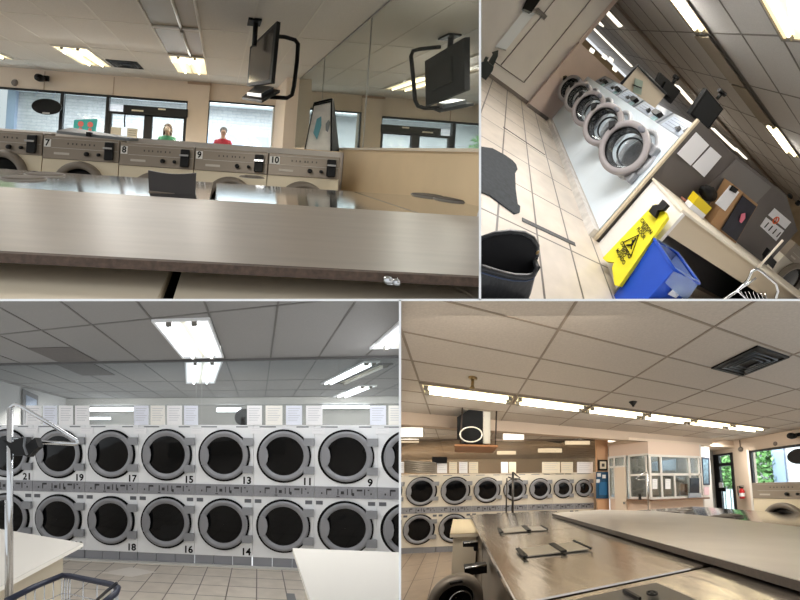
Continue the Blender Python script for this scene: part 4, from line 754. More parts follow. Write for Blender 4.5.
for x, y in ((460.5, 400), (495.5, 404)): MB(r).tube([tuple(o5(x, 445, 5.0)), tuple(o5(x, 445, 5.0)[:2])+(H,)], .014, 6).build('rod', mat('rod_brown', (70, 58, 50), .5, .4), t)
P = [o5(471+11*math.cos(q*math.pi/16), 434.5+7.5*math.sin(q*math.pi/16), 4.93) for q in range(32)]; tag(MB(r).tube(P, .012, 6, True).build('cable_loop', mat('cable_white', (220, 214, 200), .5)), 'white cable loop in front of the black television', 'cable')
t = thing(r, 'sprinkler', 'brass sprinkler head hanging in front of the first lit troffer', 'sprinkler', az(473, 379, H)); p = az(473, 377, H); MB(r).lathe((p[0], p[1], H-.03), 'z', [(.001, 0), (.05, 0), (.05, .025)], 14).build('flange', mat('brass', (140, 116, 76), .35, .8), t); MB(r).cyl((p[0], p[1], H-.13), 'z', .018, .1, 10).lathe((p[0], p[1], H-.15), 'z', [(.001, 0), (.035, .0), (.02, .03)], 10).build('head', mat('brass', (140, 116, 76), .35, .8), t)
t = thing(r, 'smoke_detector', 'black smoke detector on the ceiling above the troffer row', 'smoke detector', az(633, 404, H)); p = az(633, 402, H); MB(r).lathe((p[0], p[1], H-.05), 'z', [(.001, 0), (.03, 0), (.06, .04), (.07, .05)], 16).build('cover', BLACK, t); MB(r).lathe((p[0], p[1], H-.08), 'z', [(.001, 0), (.02, .005), (.02, .03)], 10).build('sensor', BLACK, t)
# steel counters, slab, lids
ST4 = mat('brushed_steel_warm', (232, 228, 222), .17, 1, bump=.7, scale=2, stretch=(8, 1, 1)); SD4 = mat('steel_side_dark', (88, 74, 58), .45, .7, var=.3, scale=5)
for y0, y1, lab in ((1.035, 2.6, 'brushed steel washer top in front with two dispenser lids'), (2.605, 4.9, 'brushed steel washer top at the far end near the cream table')):
    t = thing(r, 'steel_washer', lab, 'washing machine', (.75, (y0+y1)/2, 0), 'steel washers in the counter row'); SW = globals().setdefault('SW_', []); SW.append(t); MB(r).box(.2, 1.5, y0, y1, 1.12, 1.15, .006).build('top', ST4, t); MB(r).box(.215, 1.48, y0+.01, y1-.01, 0, 1.12).build('cabinet', SD4, t)
t = thing(r, 'steel_washer', 'brushed steel washer top at the bottom edge with the black dispenser lid', 'washing machine', (.75, .7, 0), 'steel washers in the counter row'); SW_.append(t); MB(r).box(.2, 1.5, .35, 1.005, 1.12, 1.15, .006).build('top', ST4, t); MB(r).box(.215, 1.48, .36, .99, 0, 1.12).build('cabinet', SD4, t)
def lid(q, lab, m=mat('flap_steel', (170, 165, 156), .4, .9), bars_=(), par=None):
    z_ = (0, .004, .006, .002); t = MB(r).slab([(*az(*p, 1.155+dz)[:2], 1.152+dz) for p, dz in zip(q, z_)] if len(q) == 4 else [az(*p, 1.152) for p in q], (0, 0, .006)).build('dispenser_lid', m, par); t['label'] = lab
    for b0, b1, w_ in bars_:
        p, q_ = np.array(az(*b0, 1.16)), np.array(az(*b1, 1.16)); n_ = np.array([0, 0, 1.]); s_ = np.cross(q_-p, n_); s_ = s_/np.linalg.norm(s_)*w_
        MB(r).slab([p-s_, q_-s_, q_+s_, p+s_], (0, 0, .012)).build('hinge', BLK2, t)
lid([(499, 529.5), (524, 526.5), (529, 531), (502, 533.5)], 'steel dispenser lid at the far end, left of two', par=SW_[1], bars_=(((498.5, 529), (502, 533), .012), ((523.5, 526.5), (529, 531.2), .02)))
lid([(525.5, 527), (541, 526), (547, 530), (530, 531)], 'steel dispenser lid at the far end, right of two', par=SW_[1], bars_=(((541, 526), (547.5, 530), .006),))
lid([(518, 549.5), (551, 544.5), (563, 552), (526, 556.5)], 'steel dispenser lid in front, left of two', par=SW_[0], bars_=(((517.5, 549.5), (525.5, 557.5), .012), ((551.5, 544.5), (564, 552.5), .018)))
lid([(554, 545), (574, 541.5), (590, 549), (566, 552)], 'steel dispenser lid in front, right of two', par=SW_[0], bars_=(((573.5, 541.5), (591, 549.5), .006),))
lid([(560, 604), (656, 584), (700, 603), (690, 612), (570, 620)], 'large black dispenser lid at the bottom edge', par=SW_[2], m=mat('lid_dark', (52, 48, 44), .4), bars_=(((624, 592), (640, 601), .006),))
p = az(652, 594, 1.168); tag(MB(r).lathe(p, 'z', [(.02, 0), (.02, .006), (.015, .006), (.015, 0)], 20).lathe(p, 'z', [(.008, 0), (.008, .006), (.001, .006)], 12).build('lid_emblem', BLACK), 'small round emblem pressed in the black lid', 'emblem')
TOP4 = mat('grey_laminate_cool', (168, 162, 154), .3, var=.08, scale=5, bump=.04)
pa = [az(552, 513.2, 1.2), az(600, 509.5, 1.2), az(655, 511, 1.2), az(700, 515.2, 1.2), az(760, 522, 1.2), az(860, 534, 1.2), (2.2, .3, 1.2), (1.18, .3, 1.2), az(800, 580, 1.2)]
t = thing(r, 'folding_counter', 'large grey laminate folding counter with a dark brown edge', 'counter', (2, 2, 1.16)); MB(r).slab([(p[0], p[1], 1.196) for p in pa], (0, 0, .004)).build('worktop', TOP4, t); MB(r).slab([(p[0], p[1], 1.16) for p in pa], (0, 0, .036)).build('edge_band', mat('dark_brown_edge', (50, 40, 32), .6, var=.3, scale=80), t)
MB(r).slab([(1.6, .5, 0), (1.6, 3.6, 0), (2.6, 3.0, 0), (2.6, .5, 0)], (0, 0, 1.15)).build('base', SD4, t)
tag(MB(r).blob(az(654.5, 545, 1.158), .014, .008, .006, 6).build('chrome_latch', CHROME), 'small chrome latch under the counter edge', 'latch')
t = thing(r, 'steel_machine_top', 'polished steel machine top behind the grey counter, reflecting green light', 'washing machine', (3.4, 2.5, 0)); MB(r).box(2.6, 4.2, .4, 4.1, 1.10, 1.13, .004).build('top', STEELG, t); MB(r).box(2.62, 4.18, .42, 4.08, 0, 1.10).build('cabinet', SD4, t)
for x, y, lab in ((671, 511.5, 'dark round lid on the steel behind the grey counter, left one'), (684, 509.8, 'dark round lid on the steel nearer the booth'), (722, 516.3, 'dark round lid on the steel beside the glass door'), (731, 515, 'dark round lid on the steel, just right of the one by the glass door')):
    p = az(x, y, 1.15); t = thing(r, 'dispenser_cup', lab, 'lid', p, 'round lids behind the counter'); MB(r).lathe((p[0], p[1], 1.13), 'z', [(.14, 0), (.14, .02), (.1, .03), (.001, .032)], 26).build('cap', mat('lid_taupe', (84, 76, 68), .6), t); MB(r).lathe((p[0], p[1], 1.13), 'z', [(.15, 0), (.15, .008), (.14, .01)], 26).build('rim', mat('rim_grey', (120, 114, 106), .5), t)
# cream table, handles, open door
t = thing(r, 'folding_table', 'small cream folding table at the end of the steel counter', 'table', (0, 3.6, 0)); Q = [az(450, 534, 1.1), az(453, 519.5, 1.1), az(475.5, 519.5, 1.1), az(480, 533, 1.1)]
MB(r).slab([(p[0], p[1], 1.095) for p in Q], (0, 0, .01)).build('tabletop', mat('cream_laminate_warm', (196, 180, 148), .5), t); MB(r).slab([(p[0], p[1], 1.065) for p in Q], (0, 0, .03)).build('edge_band', LAMB, t); MB(r).slab([(Q[0][0]+.03, Q[0][1]+.05, 0), (Q[1][0]+.03, Q[1][1], 0), (Q[2][0], Q[2][1], 0), (Q[3][0]-.03, Q[3][1]+.05, 0)], (0, 0, 1.065)).build('base', LAMB, t)
for q, lab, Y in (([(463, 543), (478, 542), (478, 551), (474, 551), (474, 547), (463, 547)], 'black bracket handle on the side of the steel counter, upper', 2.7), ([(464, 568), (487, 565), (487, 573), (465, 576)], 'black handle on the side of the steel counter, lower', 2.0)):
    t = thing(r, 'side_handle', lab, 'bracket', a(*q[0], Y)); MB(r).slab([a(x, y, Y) for x, y in q], (0, .1, 0)).build('grip', BLACK, t); p0 = a(q[0][0]+1, q[0][1], Y-.01); p1 = a(q[1][0], q[1][1], Y-.01); MB(r).tube([p0, p1], .006, 6).build('trim_line', CHROME, t)
t = thing(r, 'open_door_ring', 'open taupe washer door ring at the bottom left', 'washer door', a(455, 601, 1.7)); c_ = a(456, 602, 1.7); RG = 22*1.65/276
MB(r).lathe(c_, 'y', [(RG*.62, .04), (RG*.66, -.02), (RG*.8, -.03), (RG*.98, -.02), (RG, .05), (RG*.9, .08)], 40).build('ring', mat('ring_brown', (100, 92, 82), .4, .3), t); MB(r).lathe(c_, 'y', [(RG*.64, .03), (RG*.3, .05), (.001, .06)], 30).build('door_glass', DDARK, t)
MB(r).lathe((c_[0]+.02, c_[1], c_[2]), 'y', [(RG*.42, -.0), (RG*.42, -.015), (RG*.38, -.015)], 30).build('inner_rim', CHROME, t); MB(r).slab([(c_[0]-.035, c_[1]-.05, c_[2]+RG*.86), (c_[0]+.02, c_[1]-.05, c_[2]+RG*.88), (c_[0]+.03, c_[1]-.05, c_[2]+RG*.8), (c_[0]-.03, c_[1]-.05, c_[2]+RG*.78)], (0, .02, 0)).build('badge', BLACK, t)
# poles of laundry carts
t = thing(r, 'laundry_cart', 'dark thin cart pole with a hook in front of the far dryers', 'laundry cart', a(512, 525, 5.2))
MB(r).tube([a(512.5, 528, 5.2), a(513, 472, 5.2)], .02, 8).tube([a(506, 520, 5.2), a(507, 478, 5.2)], .012, 8).build('pole', mat('pole_dark', (70, 66, 62), .3, .7), t); MB(r).tube([a(513, 472, 5.2), a(516, 475, 5.2), a(520, 478, 5.2), a(516, 480, 5.2), a(508, 477, 5.2)], .014, 6).build('hook', mat('pole_dark', (70, 66, 62), .3, .7), t)
t = thing(r, 'laundry_cart', 'chrome cart pole with a hanging hook in front of the booth window', 'laundry cart', a(648, 512, 4.6))
MB(r).tube([a(648.5, 512, 4.6), a(647.5, 473, 4.6)], .014, 8).build('pole', CHROME, t); MB(r).tube([a(647.5, 473, 4.6), a(645, 472, 4.6), a(636, 479, 4.6), a(638, 480, 4.6), a(647, 479, 4.6)], .011, 6).build('hook', CHROME, t)
MB(r).box(a(640, 500, 4.6)[0], a(641.5, 500, 4.6)[0], 4.6, 4.65, a(640, 500, 4.6)[2], a(640, 494, 4.6)[2]).build('clip', BLACK, t)

# ================================================================== ROOM 2 : the tilted view along the big washers
r = R2; H = 2.92; a = lambda x, y, Y: tuple(r.at(x, y, 'y', Y)); az = lambda x, y, Z: tuple(r.at(x, y, 'z', Z)); ax = lambda x, y, X: tuple(r.at(x, y, 'x', X))
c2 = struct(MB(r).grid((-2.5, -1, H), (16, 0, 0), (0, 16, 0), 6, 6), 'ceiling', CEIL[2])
ceil_grid(r, [.87+1.23*k for k in range(-3, 10)], [.15, .8, 1.5, 2.17, 2.77, 3.45, 4.13, 4.62, 5.3, 6.0, 6.6, 7.3, 8.0, 8.6, 9.3, 10, 10.7], H, (-2.5, 13.5), (-1, 15), c2, .012)
struct(MB(r).grid((-2.5, -1, 0), (16, 0, 0), (0, 16, 0), 6, 6), 'floor', tile_mat('floor_tiles_pale', (226, 214, 200), (104, 96, 90), .305, .61, .008, .4, var=.05), uv='xy')
WAL = mat('entry_wall_pale', (232, 226, 220), .85, var=.04, scale=2)
struct(MB(r).box(-2.5, 1.03, 6.2, 6.35, 0, H), 'wall_back', WAL)
struct(MB(r).box(1.03, 2.7, 6.02, 6.17, 0, 1.60), 'wall_low', mat('wall_pinkish', (214, 194, 184), .85, var=.05, scale=3))
struct(MB(r).box(1.03, 1.10, 6.17, 6.35, 0, H), 'wall_corner', mat('wall_pinkish', (214, 194, 184), .85))
struct(MB(r).box(-1, 1.03, 6.17, 6.2, 0, .07).box(1.03, 1.5, 5.99, 6.02, 0, .07), 'baseboard_back', mat('base_brown', (120, 110, 104), .6))
struct(MB(r).box(-2.5, -2.4, -1, 6.3, 0, H), 'wall_left', WAL)
Yd = 6.19; P = lambda x, y: np.array(a(x, y, Yd))
m = MB(r)
for p, q in (((495, 62), (524, 82.5)), ((524, 82.5), (585, 7)), ((501, 65), (541, 17)), ((585, 7), (592, -2)), ((541, 17), (556, -2))): m.tube([P(*p), P(*q)], .008, 5)
struct(m, 'door_5', mat('door_gap_dark', (110, 100, 94), .7))
m = MB(r).box(.13, .33, 6.13, 6.19, 1.47, 1.55).build('door_closer', mat('closer_grey', (120, 114, 110), .5)); tag(m, 'small grey hinge block on the pale door line', 'hinge')
t = thing(r, 'wall_panel', 'blank bright white panel on the entry wall beside the black bar', 'panel', tuple(P(500, 50))); MB(r).slab([P(495, 47), P(523.5, 11), P(535, 13), P(506, 50)], (0, -.03, 0)).build('sheet', mat('panel_white', (236, 240, 244), .5), t); MB(r).tube([P(495, 47)-[0, .035, 0], P(506, 50)-[0, .035, 0]], .012, 5).build('clip', CHROME, t)
t = thing(r, 'door_bar', 'black bar across the top of the entry wall, above the white panel', 'bar', tuple(P(530, 6))); MB(r).slab([P(522, 9), P(527, -2), P(543, -4), P(531, 13)], (0, -.06, 0)).build('bar', BLACK, t); MB(r).slab([P(521, 10), P(524, 9), P(531, 12), P(529, 14)], (0, -.08, 0)).build('end_cap', mat('cap_grey', (110, 116, 116), .4), t)
t = thing(r, 'door_handle_bar', 'dark green black handle fixture at the left edge by the floor line', 'handle', tuple(a(485, 80, 5.7))); Pq = lambda x, y: np.array(a(x, y, 5.8))
DG = mat('dark_green_metal', (20, 32, 30), .35); MB(r).slab([Pq(492, 52), Pq(498.5, 50), Pq(498, 56), Pq(493, 67), Pq(487, 64), Pq(493, 54)], (0, -.07, 0)).build('upper_arm', DG, t); MB(r).slab([Pq(481, 62), Pq(487, 60), Pq(494, 66), Pq(493, 70), Pq(481, 87), Pq(476, 80)], (0, -.1, 0)).build('lower_arm', DG, t); MB(r).slab([Pq(486, 56), Pq(489, 57), Pq(487, 62), Pq(484, 60)], (0, -.12, 0)).build('knob', DG, t)
# ceiling lights
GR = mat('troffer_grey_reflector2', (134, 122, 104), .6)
troffer(r, .87, 2.10, 4.14, 4.62, H, True, 'lit ceiling troffer at the top, nearest end of the long tilted row', None, along='x', power=POW[2])
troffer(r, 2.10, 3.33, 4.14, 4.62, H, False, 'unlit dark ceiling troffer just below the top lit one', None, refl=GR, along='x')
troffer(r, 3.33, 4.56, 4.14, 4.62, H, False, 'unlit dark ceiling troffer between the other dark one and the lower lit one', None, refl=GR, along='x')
troffer(r, 4.56, 5.79, 4.14, 4.62, H, True, 'lit ceiling troffer at the right edge, lower end of the long tilted row', None, along='x', power=POW[2])
troffer(r, .93, 2.16, 2.2, 2.77, H, True, 'lit ceiling troffer in the upper right corner of the tilted view', None, along='x', power=POW[2])
for i, (p, q, w_, lab) in enumerate((((592, 26), (632, 66), .10, 'long thin strip light far beyond the washers'), ((605, 9), (621, 26), .16, 'lit strip light above the thin one, upper end of its row'), ((598, 20), (602, 25), .12, 'small lit strip light left of the thin one'),
        ((677, 85), (694, 104), .14, 'lit strip light between the two televisions'), ((713, 128), (736, 150), .14, 'lit strip light below the lit television'), ((736, 148), (746, 158), .1, 'short lit strip light at the end of the row below the television'))):
    A_, B_ = np.array(az(*p, H-.02)), np.array(az(*q, H-.02)); d_ = (B_-A_)/np.linalg.norm(B_-A_); n_ = np.array([-d_[1], d_[0], 0])*w_
    t = thing(r, 'strip_light', lab, 'ceiling light', tuple(A_)); MB(r).slab([A_-n_, B_-n_, B_+n_, A_+n_], (0, 0, -.04)).build('diffuser', mat('lit_diffuser_warm', (255, 250, 240), emit=(255, 246, 226), es=1.6), t); MB(r).slab([A_-n_*1.3, B_-n_*1.3, B_+n_*1.3, A_+n_*1.3], (0, 0, .018)).build('housing', GRID[2], t)
for i, (x, y) in enumerate(((589, 51), (601.5, 57), (608, 60), (612, 69.5))):
    p = np.array(a(x, y, 9.0)); t = thing(r, 'strip_light', ['small glowing light low in the mirrored room, upper left of four', 'small glowing light low in the mirrored room, second of four', 'small glowing light low in the mirrored room, third of four', 'small glowing light low in the mirrored room, nearest the washers'][i], 'ceiling light', tuple(p)); q_ = np.array(a(x+4, y+3, 9.0))
    MB(r).slab([p, q_, q_+[0, .1, .08], p+[0, .1, .08]], (0, 0, .05)).build('diffuser', mat('lit_diffuser_warm', (255, 250, 240), emit=(255, 246, 226), es=1.6), t)
struct(MB(r).box(10.5, 10.6, -1, 15, 0, H), 'wall_right', mat('far_wall_brown', (170, 148, 118), .85, var=.2, scale=2))
struct(MB(r).box(1.1, 13, 9.6, 9.7, 0, 2.15), 'wall_far', mat('far_wall_brown', (170, 148, 118), .85, var=.2, scale=2))
struct(MB(r).box(1.1, 13, 7.0, 7.12, H-.07, H-.01), 'trim_7', mat('beam_brown', (150, 138, 124), .8))
lamp(r, (.3, 1.6, 2.85), POW[2]*2.0, 1.2, (1, .98, .96)); lamp(r, (0, 3.2, 2.8), POW[2]*1.6, 1.6, (1, .98, .96)); lamp(r, (5, 7.6, 2.7), POW[2]*1.2, 1.0, (1, .92, .8))  # fill lamps added for the floor, washers and far side, no troffer there
# big washers in a row
WB = mat('washer_blue_white', (228, 240, 248), .35); RT = mat('ring_mauve_grey', (138, 132, 132), .5); CS = mat('console_silver', (142, 148, 156), .45, .1)
BOWL = mat('door_bowl_glass', (200, 208, 212), .06, 0); HIN = mat('hinge_block_grey', (120, 122, 126), .4)
names2 = ['big front loading washer nearest the viewer, its whole door ring seen', 'second big washer from the end panel', 'third big washer, middle of the tilted row', 'fourth big washer from the end panel', 'farthest big washer by the pinkish wall']
for k in range(5):
    yc = 2.61+.79*k; o = (1.56, yc, 0); t = thing(r, 'front_load_washer', names2[k], 'washing machine', o, 'big washers in the tilted row'); M = lambda: MB(r, o, (0, -1, 0), (1, 0, 0), (0, 0, 1)); h = .394
    M().box(-h, h, 0, .75, .1, 1.215).build('cabinet', WB, t); M().box(-h, h, .0, .75, 0, .1).build('plinth', mat('plinth_grey', (190, 186, 180), .5), t)
    c = M().slab([(-h+.03, .17, 1.215), (-h+.03, .26, 1.46), (-h+.03, .5, 1.46), (-h+.03, .5, 1.215)], (2*h-.05, 0, 0)).build('console', CS, t)
    def face(x, s_, off=.004): return (x, .17+.09*s_-off, 1.215+.245*s_+off*.3)
    M().add([face(-.3, .15), face(.12, .15), face(.12, .85), face(-.3, .85)], [(0, 1, 2, 3)]).build('console_sheet', mat('console_label', (166, 176, 190), .5), c)
    m = M()
    for s_ in (.3, .45, .6, .75): m.add([face(-.27, s_, .007), face(.06, s_, .007), face(.06, s_+.03, .007), face(-.27, s_+.03, .007)], [(0, 1, 2, 3)])
    m.build('console_print', mat('console_print', (110, 120, 136), .5), c)
    m = M(); m.slab([face(.0, .3), face(.06, .3), face(.03, .5)], (0, -.045, .01)); m.build('arrow_knob', KNOB, t)
    M().slab([face(.17, .35), face(.34, .35), face(.34, .62), (face(.17, .62))], (0, -.06, .01)).build('coin_slide', KNOB, t)
    M().slab([face(.22, .08), face(.33, .08), face(.33, .3), (face(.22, .3))], (0, -.01, .01)).build('coin_window', mat('coin_window', (190, 224, 226), .2), t)
    cz = .81; Rr = .285; th = math.radians(27)
    # porthole in the cabinet, then the door standing ajar on its hinge at the near side
    M().lathe((0, 0, cz), 'y', [(Rr*.86, .0), (Rr*.84, -.03), (Rr*.74, -.035), (Rr*.70, -.0)], 40).build('porthole_ring', mat('bowl_grey', (176, 184, 188), .15, .15), t)
    M().lathe((.02, -.004, cz), 'y', [(Rr*.70, .0), (Rr*.55, -.012), (Rr*.53, -.03), (Rr*.42, -.03), (.001, -.006)], 36).build('drum', mat('drum_dark', (50, 54, 58), .3, .5), t)
    ud = np.array([math.sin(th), -math.cos(th), 0]); vd = np.array([math.cos(th), math.sin(th), 0]); hp = np.array(o)+np.array([-.03, -Rr-.02, 0]); dc = hp-ud*Rr
    MD = lambda: MB(r, tuple(dc), tuple(ud), tuple(vd), (0, 0, 1)); q = (0, 0, cz)
    d = MD().lathe(q, 'y', [(Rr*.76, -.0), (Rr*.755, -.05), (Rr*.78, -.06), (Rr*.965, -.06), (Rr, -.045), (Rr, -.015), (Rr*.9, .0), (Rr*.76, .0)], 48).build('door', RT, t)
    MD().lathe(q, 'y', [(Rr*.76, -.045), (Rr*.74, .0), (Rr*.66, .06), (Rr*.64, .06)], 40).build('door_gasket', GASK, d)
    MD().lathe(q, 'y', [(Rr*.74, -.01), (Rr*.6, .07), (Rr*.3, .10), (.001, .105)], 32).build('door_bowl', CASE, d)
    MD().lathe((.03, 0, cz), 'y', [(Rr*.56, .06), (Rr*.53, .075), (Rr*.50, .075)], 32).build('bowl_ring', mat('bowl_ring_dark', (60, 64, 68), .2, .5), d)
    MD().slab([(-Rr-.03, -.05, cz+.09), (-Rr+.035, -.05, cz+.03), (-Rr+.05, -.05, cz+.10), (-Rr+.02, -.05, cz+.14)], (0, -.035, 0)).build('door_handle', BLACK, d)
    for dz_ in (-.16, .16): M().box(Rr*.62, Rr+.045, -.07, -.0, cz+dz_-.055, cz+dz_+.055, .01).build('hinge', HIN, t)
    M().lathe((.05, 0, cz+.03), 'y', [(Rr*1.06, .0), (Rr*1.05, -.03), (Rr*.9, -.04), (Rr*.86, .0)], 40).build('hinge_cover', mat('cover_grey', (168, 170, 174), .45), t)
    MD().lathe((.04, -.062, cz+Rr*.86), 'y', [(.001, -.004), (.032, -.003), (.033, 0)], 16, sx=1.5).build('badge', mat('badge_grey', (96, 98, 106), .4), d)
struct(MB(r).box(1.50, 1.56, 2.2, 6.0, 0, .085), 'trim_8', mat('kerb_white', (206, 202, 196), .6, var=.15, scale=12))
# end panel, shelf and things on it
EP = mat('end_panel_brown_grey', (92, 86, 82), .7, var=.04, scale=6); EP2 = mat('end_panel_lighter', (112, 108, 104), .7)
t = thing(r, 'partition', 'dark grey end partition standing beside the nearest big washer', 'partition', (2.6, 2.2, 0))
MB(r).slab([(1.585, 2.17, 0), (3.95, 2.17, 0), (3.95, 2.17, 1.40), (3.25, 2.17, 1.60), (2.25, 2.17, 1.48), (1.585, 2.17, 1.45)], (0, .03, 0)).build('panel', EP, t)
MB(r).slab([(2.15, 2.165, .8), (2.9, 2.165, .8), (2.95, 2.165, 1.53), (2.24, 2.165, 1.45)], (0, .004, 0)).build('overlay', EP2, t)
MB(r).box(1.56, 1.585, 2.165, 2.2, 0, 1.45).build('edge_trim', mat('edge_beige', (200, 186, 160), .6), t)
SH = mat('shelf_cream', (224, 214, 196), .5)
t = thing(r, 'shelf_counter', 'long cream shelf counter along the grey end partition', 'counter', (2.8, 1.9, 0))
MB(r).slab([(1.60, 1.62, .765), (5.2, 1.62, .765), (5.2, 2.17, .765), (1.60, 2.17, .765)], (0, 0, .022)).build('worktop', SH, t); MB(r).box(1.64, 5.2, 1.66, 1.69, .55, .765).build('apron', mat('apron_beige', (196, 180, 154), .6), t)
MB(r).box(1.61, 1.64, 1.60, 2.15, 0, .765).build('side_panel', mat('side_white', (226, 222, 216), .5), t); MB(r).box(1.7, 5.2, 2.12, 2.16, 0, .76).build('back_panel', mat('back_dark', (96, 94, 94), .8), t); MB(r).box(1.66, 5.2, 2.02, 2.12, 0, .12).build('foot_rail', mat('foot_beige', (190, 172, 148), .6), t)
ON = lambda x, y: np.array(a(x, y, 2.165))
for q, lab in ((((696, 132), (709, 145), (690.5, 165.5), (677, 153.5)), 'white printed notice on the grey partition, nearer the washer'), (((710.5, 146.5), (721.5, 156.5), (704, 177), (692, 166)), 'white printed notice on the grey partition, right of the other'), (((774.5, 208), (791, 222), (785, 229), (768, 215)), 'white notice with orange no entry ring on the partition'), (((766, 217), (784, 230.5), (776, 241), (760, 226)), 'white notice with black pictograms on the partition')):
    sheet(r, [ON(*p) for p in q], PAPER, lab, None, 7 if 'printed' in lab else 1, nv=(0, -1, 0))
p0 = ON(775.5, 220)-[0, .008, 0]; tt = [p0+np.array([.045*math.cos(q*.4), 0, .045*math.sin(q*.4)]) for q in range(16)]
tag(MB(r).tube(tt, .008, 6, True).tube([p0+[-.032, 0, .032], p0+[.032, 0, -.032]], .007, 5).build('warning_ring', mat('ring_orange', (220, 96, 40), .6)), 'orange prohibition ring printed on the upper notice at the right', 'symbol')
t = thing(r, 'pictogram_strip', 'row of black pictograms on the lower notice at the right', 'symbol', tuple(ON(770, 229)))
for k in range(4): c_ = ON(766.5+4*k, 224.5+3.2*k)-[0, .007, 0]; MB(r).box(c_[0]-.010, c_[0]+.010, c_[1], c_[1]+.002, c_[2]-.045, c_[2]+.035).build('pictogram', NUM, t)
S = .79
def onsh(x, y, Y): p = r.at(x, y, 'y', Y); return p
t = thing(r, 'cardboard_box', 'brown cardboard box with a white label on the shelf', 'box', (2.6, 2.1, S)); q = [onsh(730, 182, 2.05), onsh(745, 194, 2.05), onsh(727, 233, 2.05), onsh(707, 222, 2.05)]; CB = mat('cardboard_tan', (166, 128, 88), .8)
MB(r).slab([(q[0][0], 2.0, q[0][2]), (q[1][0], 2.0, q[1][2]), (q[2][0], 2.0, S), (q[3][0], 2.0, S)], (0, .14, 0)).build('carton', CB, t); MB(r).slab([onsh(730, 185, 1.99), onsh(739, 192, 1.99), onsh(725, 211, 1.99), onsh(715, 203, 1.99)], (0, -.004, 0)).build('label', PAPER, t)
MB(r).slab([onsh(732, 185, 1.98), onsh(738, 189, 1.98), onsh(735, 193, 1.98), onsh(729, 190, 1.98)], (0, -.01, 0)).build('handle_hole', BLACK, t)
t = thing(r, 'framed_picture', 'dark blue picture with a pink figure leaning on the partition', 'picture', (2.9, 2.05, S)); q = [onsh(742, 195, 2.0), onsh(756, 206, 2.0), onsh(736, 241, 2.0), onsh(721, 229, 2.0)]; c_ = sum(q)/4
MB(r).slab([c_+(p-c_)*1.12 for p in q], (0, .03, 0)).build('frame', CB, t); MB(r).slab([p-[0, .004, 0] for p in q], (0, -.006, 0)).build('picture', mat('picture_navy', (14, 14, 30), .6, var=.6, scale=20), t)
MB(r).slab([onsh(741, 214, 1.985), onsh(745, 213, 1.985), onsh(745, 218, 1.985), onsh(741, 223, 1.985), onsh(739, 221, 1.985)], (0, -.006, 0)).build('figure', mat('figure_pink', (210, 110, 130), .6), t)
t = thing(r, 'yellow_box', 'bright yellow box on the cream shelf', 'box', (2.2, 1.95, S)); q = [onsh(699, 196, 1.95), onsh(712, 208, 1.95), onsh(706, 215, 1.95), onsh(693, 204, 1.95)]
MB(r).slab(q, (0, .1, 0)).build('carton', mat('yellow_card', (226, 200, 20), .6), t); MB(r).slab([q[3], q[2], q[2]+[0, 0, -.05], q[3]+[0, 0, -.05]], (0, .09, 0)).build('tray', PAPER, t)
t = thing(r, 'bag', 'black crumpled bag behind the yellow box on the shelf', 'bag', (2.3, 2.1, S)); MB(r).blob(onsh(708, 193, 2.08), .12, .05, .07, 8, .18).build('fabric', BLACK, t)
PK = mat('leaflet_salmon', (190, 130, 112), .7)
for k, (x, y) in enumerate(((660, 179.5), (668, 186), (676, 193), (684, 200))):
    c_ = np.array(az(x, y, S+.006)); tag(MB(r).slab([c_+[-.08, -.09, 0], c_+[.1, -.07, 0], c_+[.09, .08, 0], c_+[-.09, .06, 0]], (0, 0, .008+.004*k)).build('leaflet', PK if k != 2 else mat('leaflet_grey', (190, 176, 160), .7)), ['salmon leaflet on the shelf end nearest the washer', 'salmon leaflet on the shelf, second from the washer', 'greyish leaflet on the shelf', 'salmon leaflet on the shelf beside the yellow box'][k], 'leaflet')
# board and televisions above
t = thing(r, 'display_board', 'tan display board with green drawing behind the washer consoles', 'board', a(640, 95, 2.9)); q = [np.array(a(x, y, 2.9)) for x, y in ((637.5, 65.5), (666, 94), (655, 108), (621, 84))]
MB(r).slab(q, (0, .03, 0)).build('face', mat('board_tan', (156, 144, 126), .7), t); c_ = sum(q)/4; MB(r).tube([q[3], q[0], q[1]], .016, 6).build('frame', BLK2, t)
MB(r).slab([np.array(a(x, y, 2.895)) for x, y in ((635, 78), (643, 81), (641, 95), (633, 92))], (0, -.006, 0)).build('drawing', mat('drawing_green', (112, 124, 112), .6), t)
MB(r).tube([a(633, 85, 2.885), a(642, 88, 2.885)], .006, 5).build('line', BLK2, t)
def tv2(q, Y, lab, scr, pl_):
    t = thing(r, 'wall_television', lab, 'television', a(*q[0], Y)); Q = [np.array(a(x, y, Y)) for x, y in q]; c_ = sum(Q)/4
    MB(r).slab(Q, (0, .08, 0)).build('housing', BLACK, t)
    if scr: MB(r).slab([c_+(p-c_)*.86-[0, .004, 0] for p in Q], (0, -.004, 0)).build('screen', mat('screen_glow', (14, 15, 18), .5, spec=.2, emit=(120, 120, 112), es=.05), t)
    else: MB(r).slab([c_+(p-c_)*.5 for p in Q], (0, -.05, 0)).build('back_box', BLK2, t)
    MB(r).tube([a(*pl_[0], Y+.06), a(*pl_[1], Y+.06)], .022, 8).build('drop_pole', BLK2, t); MB(r).tube([a(*pl_[2], Y+.06), a(*pl_[3], Y+.06)], .03, 6).build('ceiling_plate', BLK2, t)
tv2(((707, 89), (723.5, 109), (708, 130), (690, 114)), 2.9, 'television with a glowing screen hanging above the grey partition', True, ((717, 99), (722, 93), (719, 90), (725, 95)))
tv2(((661, 73), (681, 91), (671, 104), (654, 89)), 3.2, 'black back of a television hanging beside the display board', False, ((672, 84), (676, 78), (674, 76), (678, 79)))
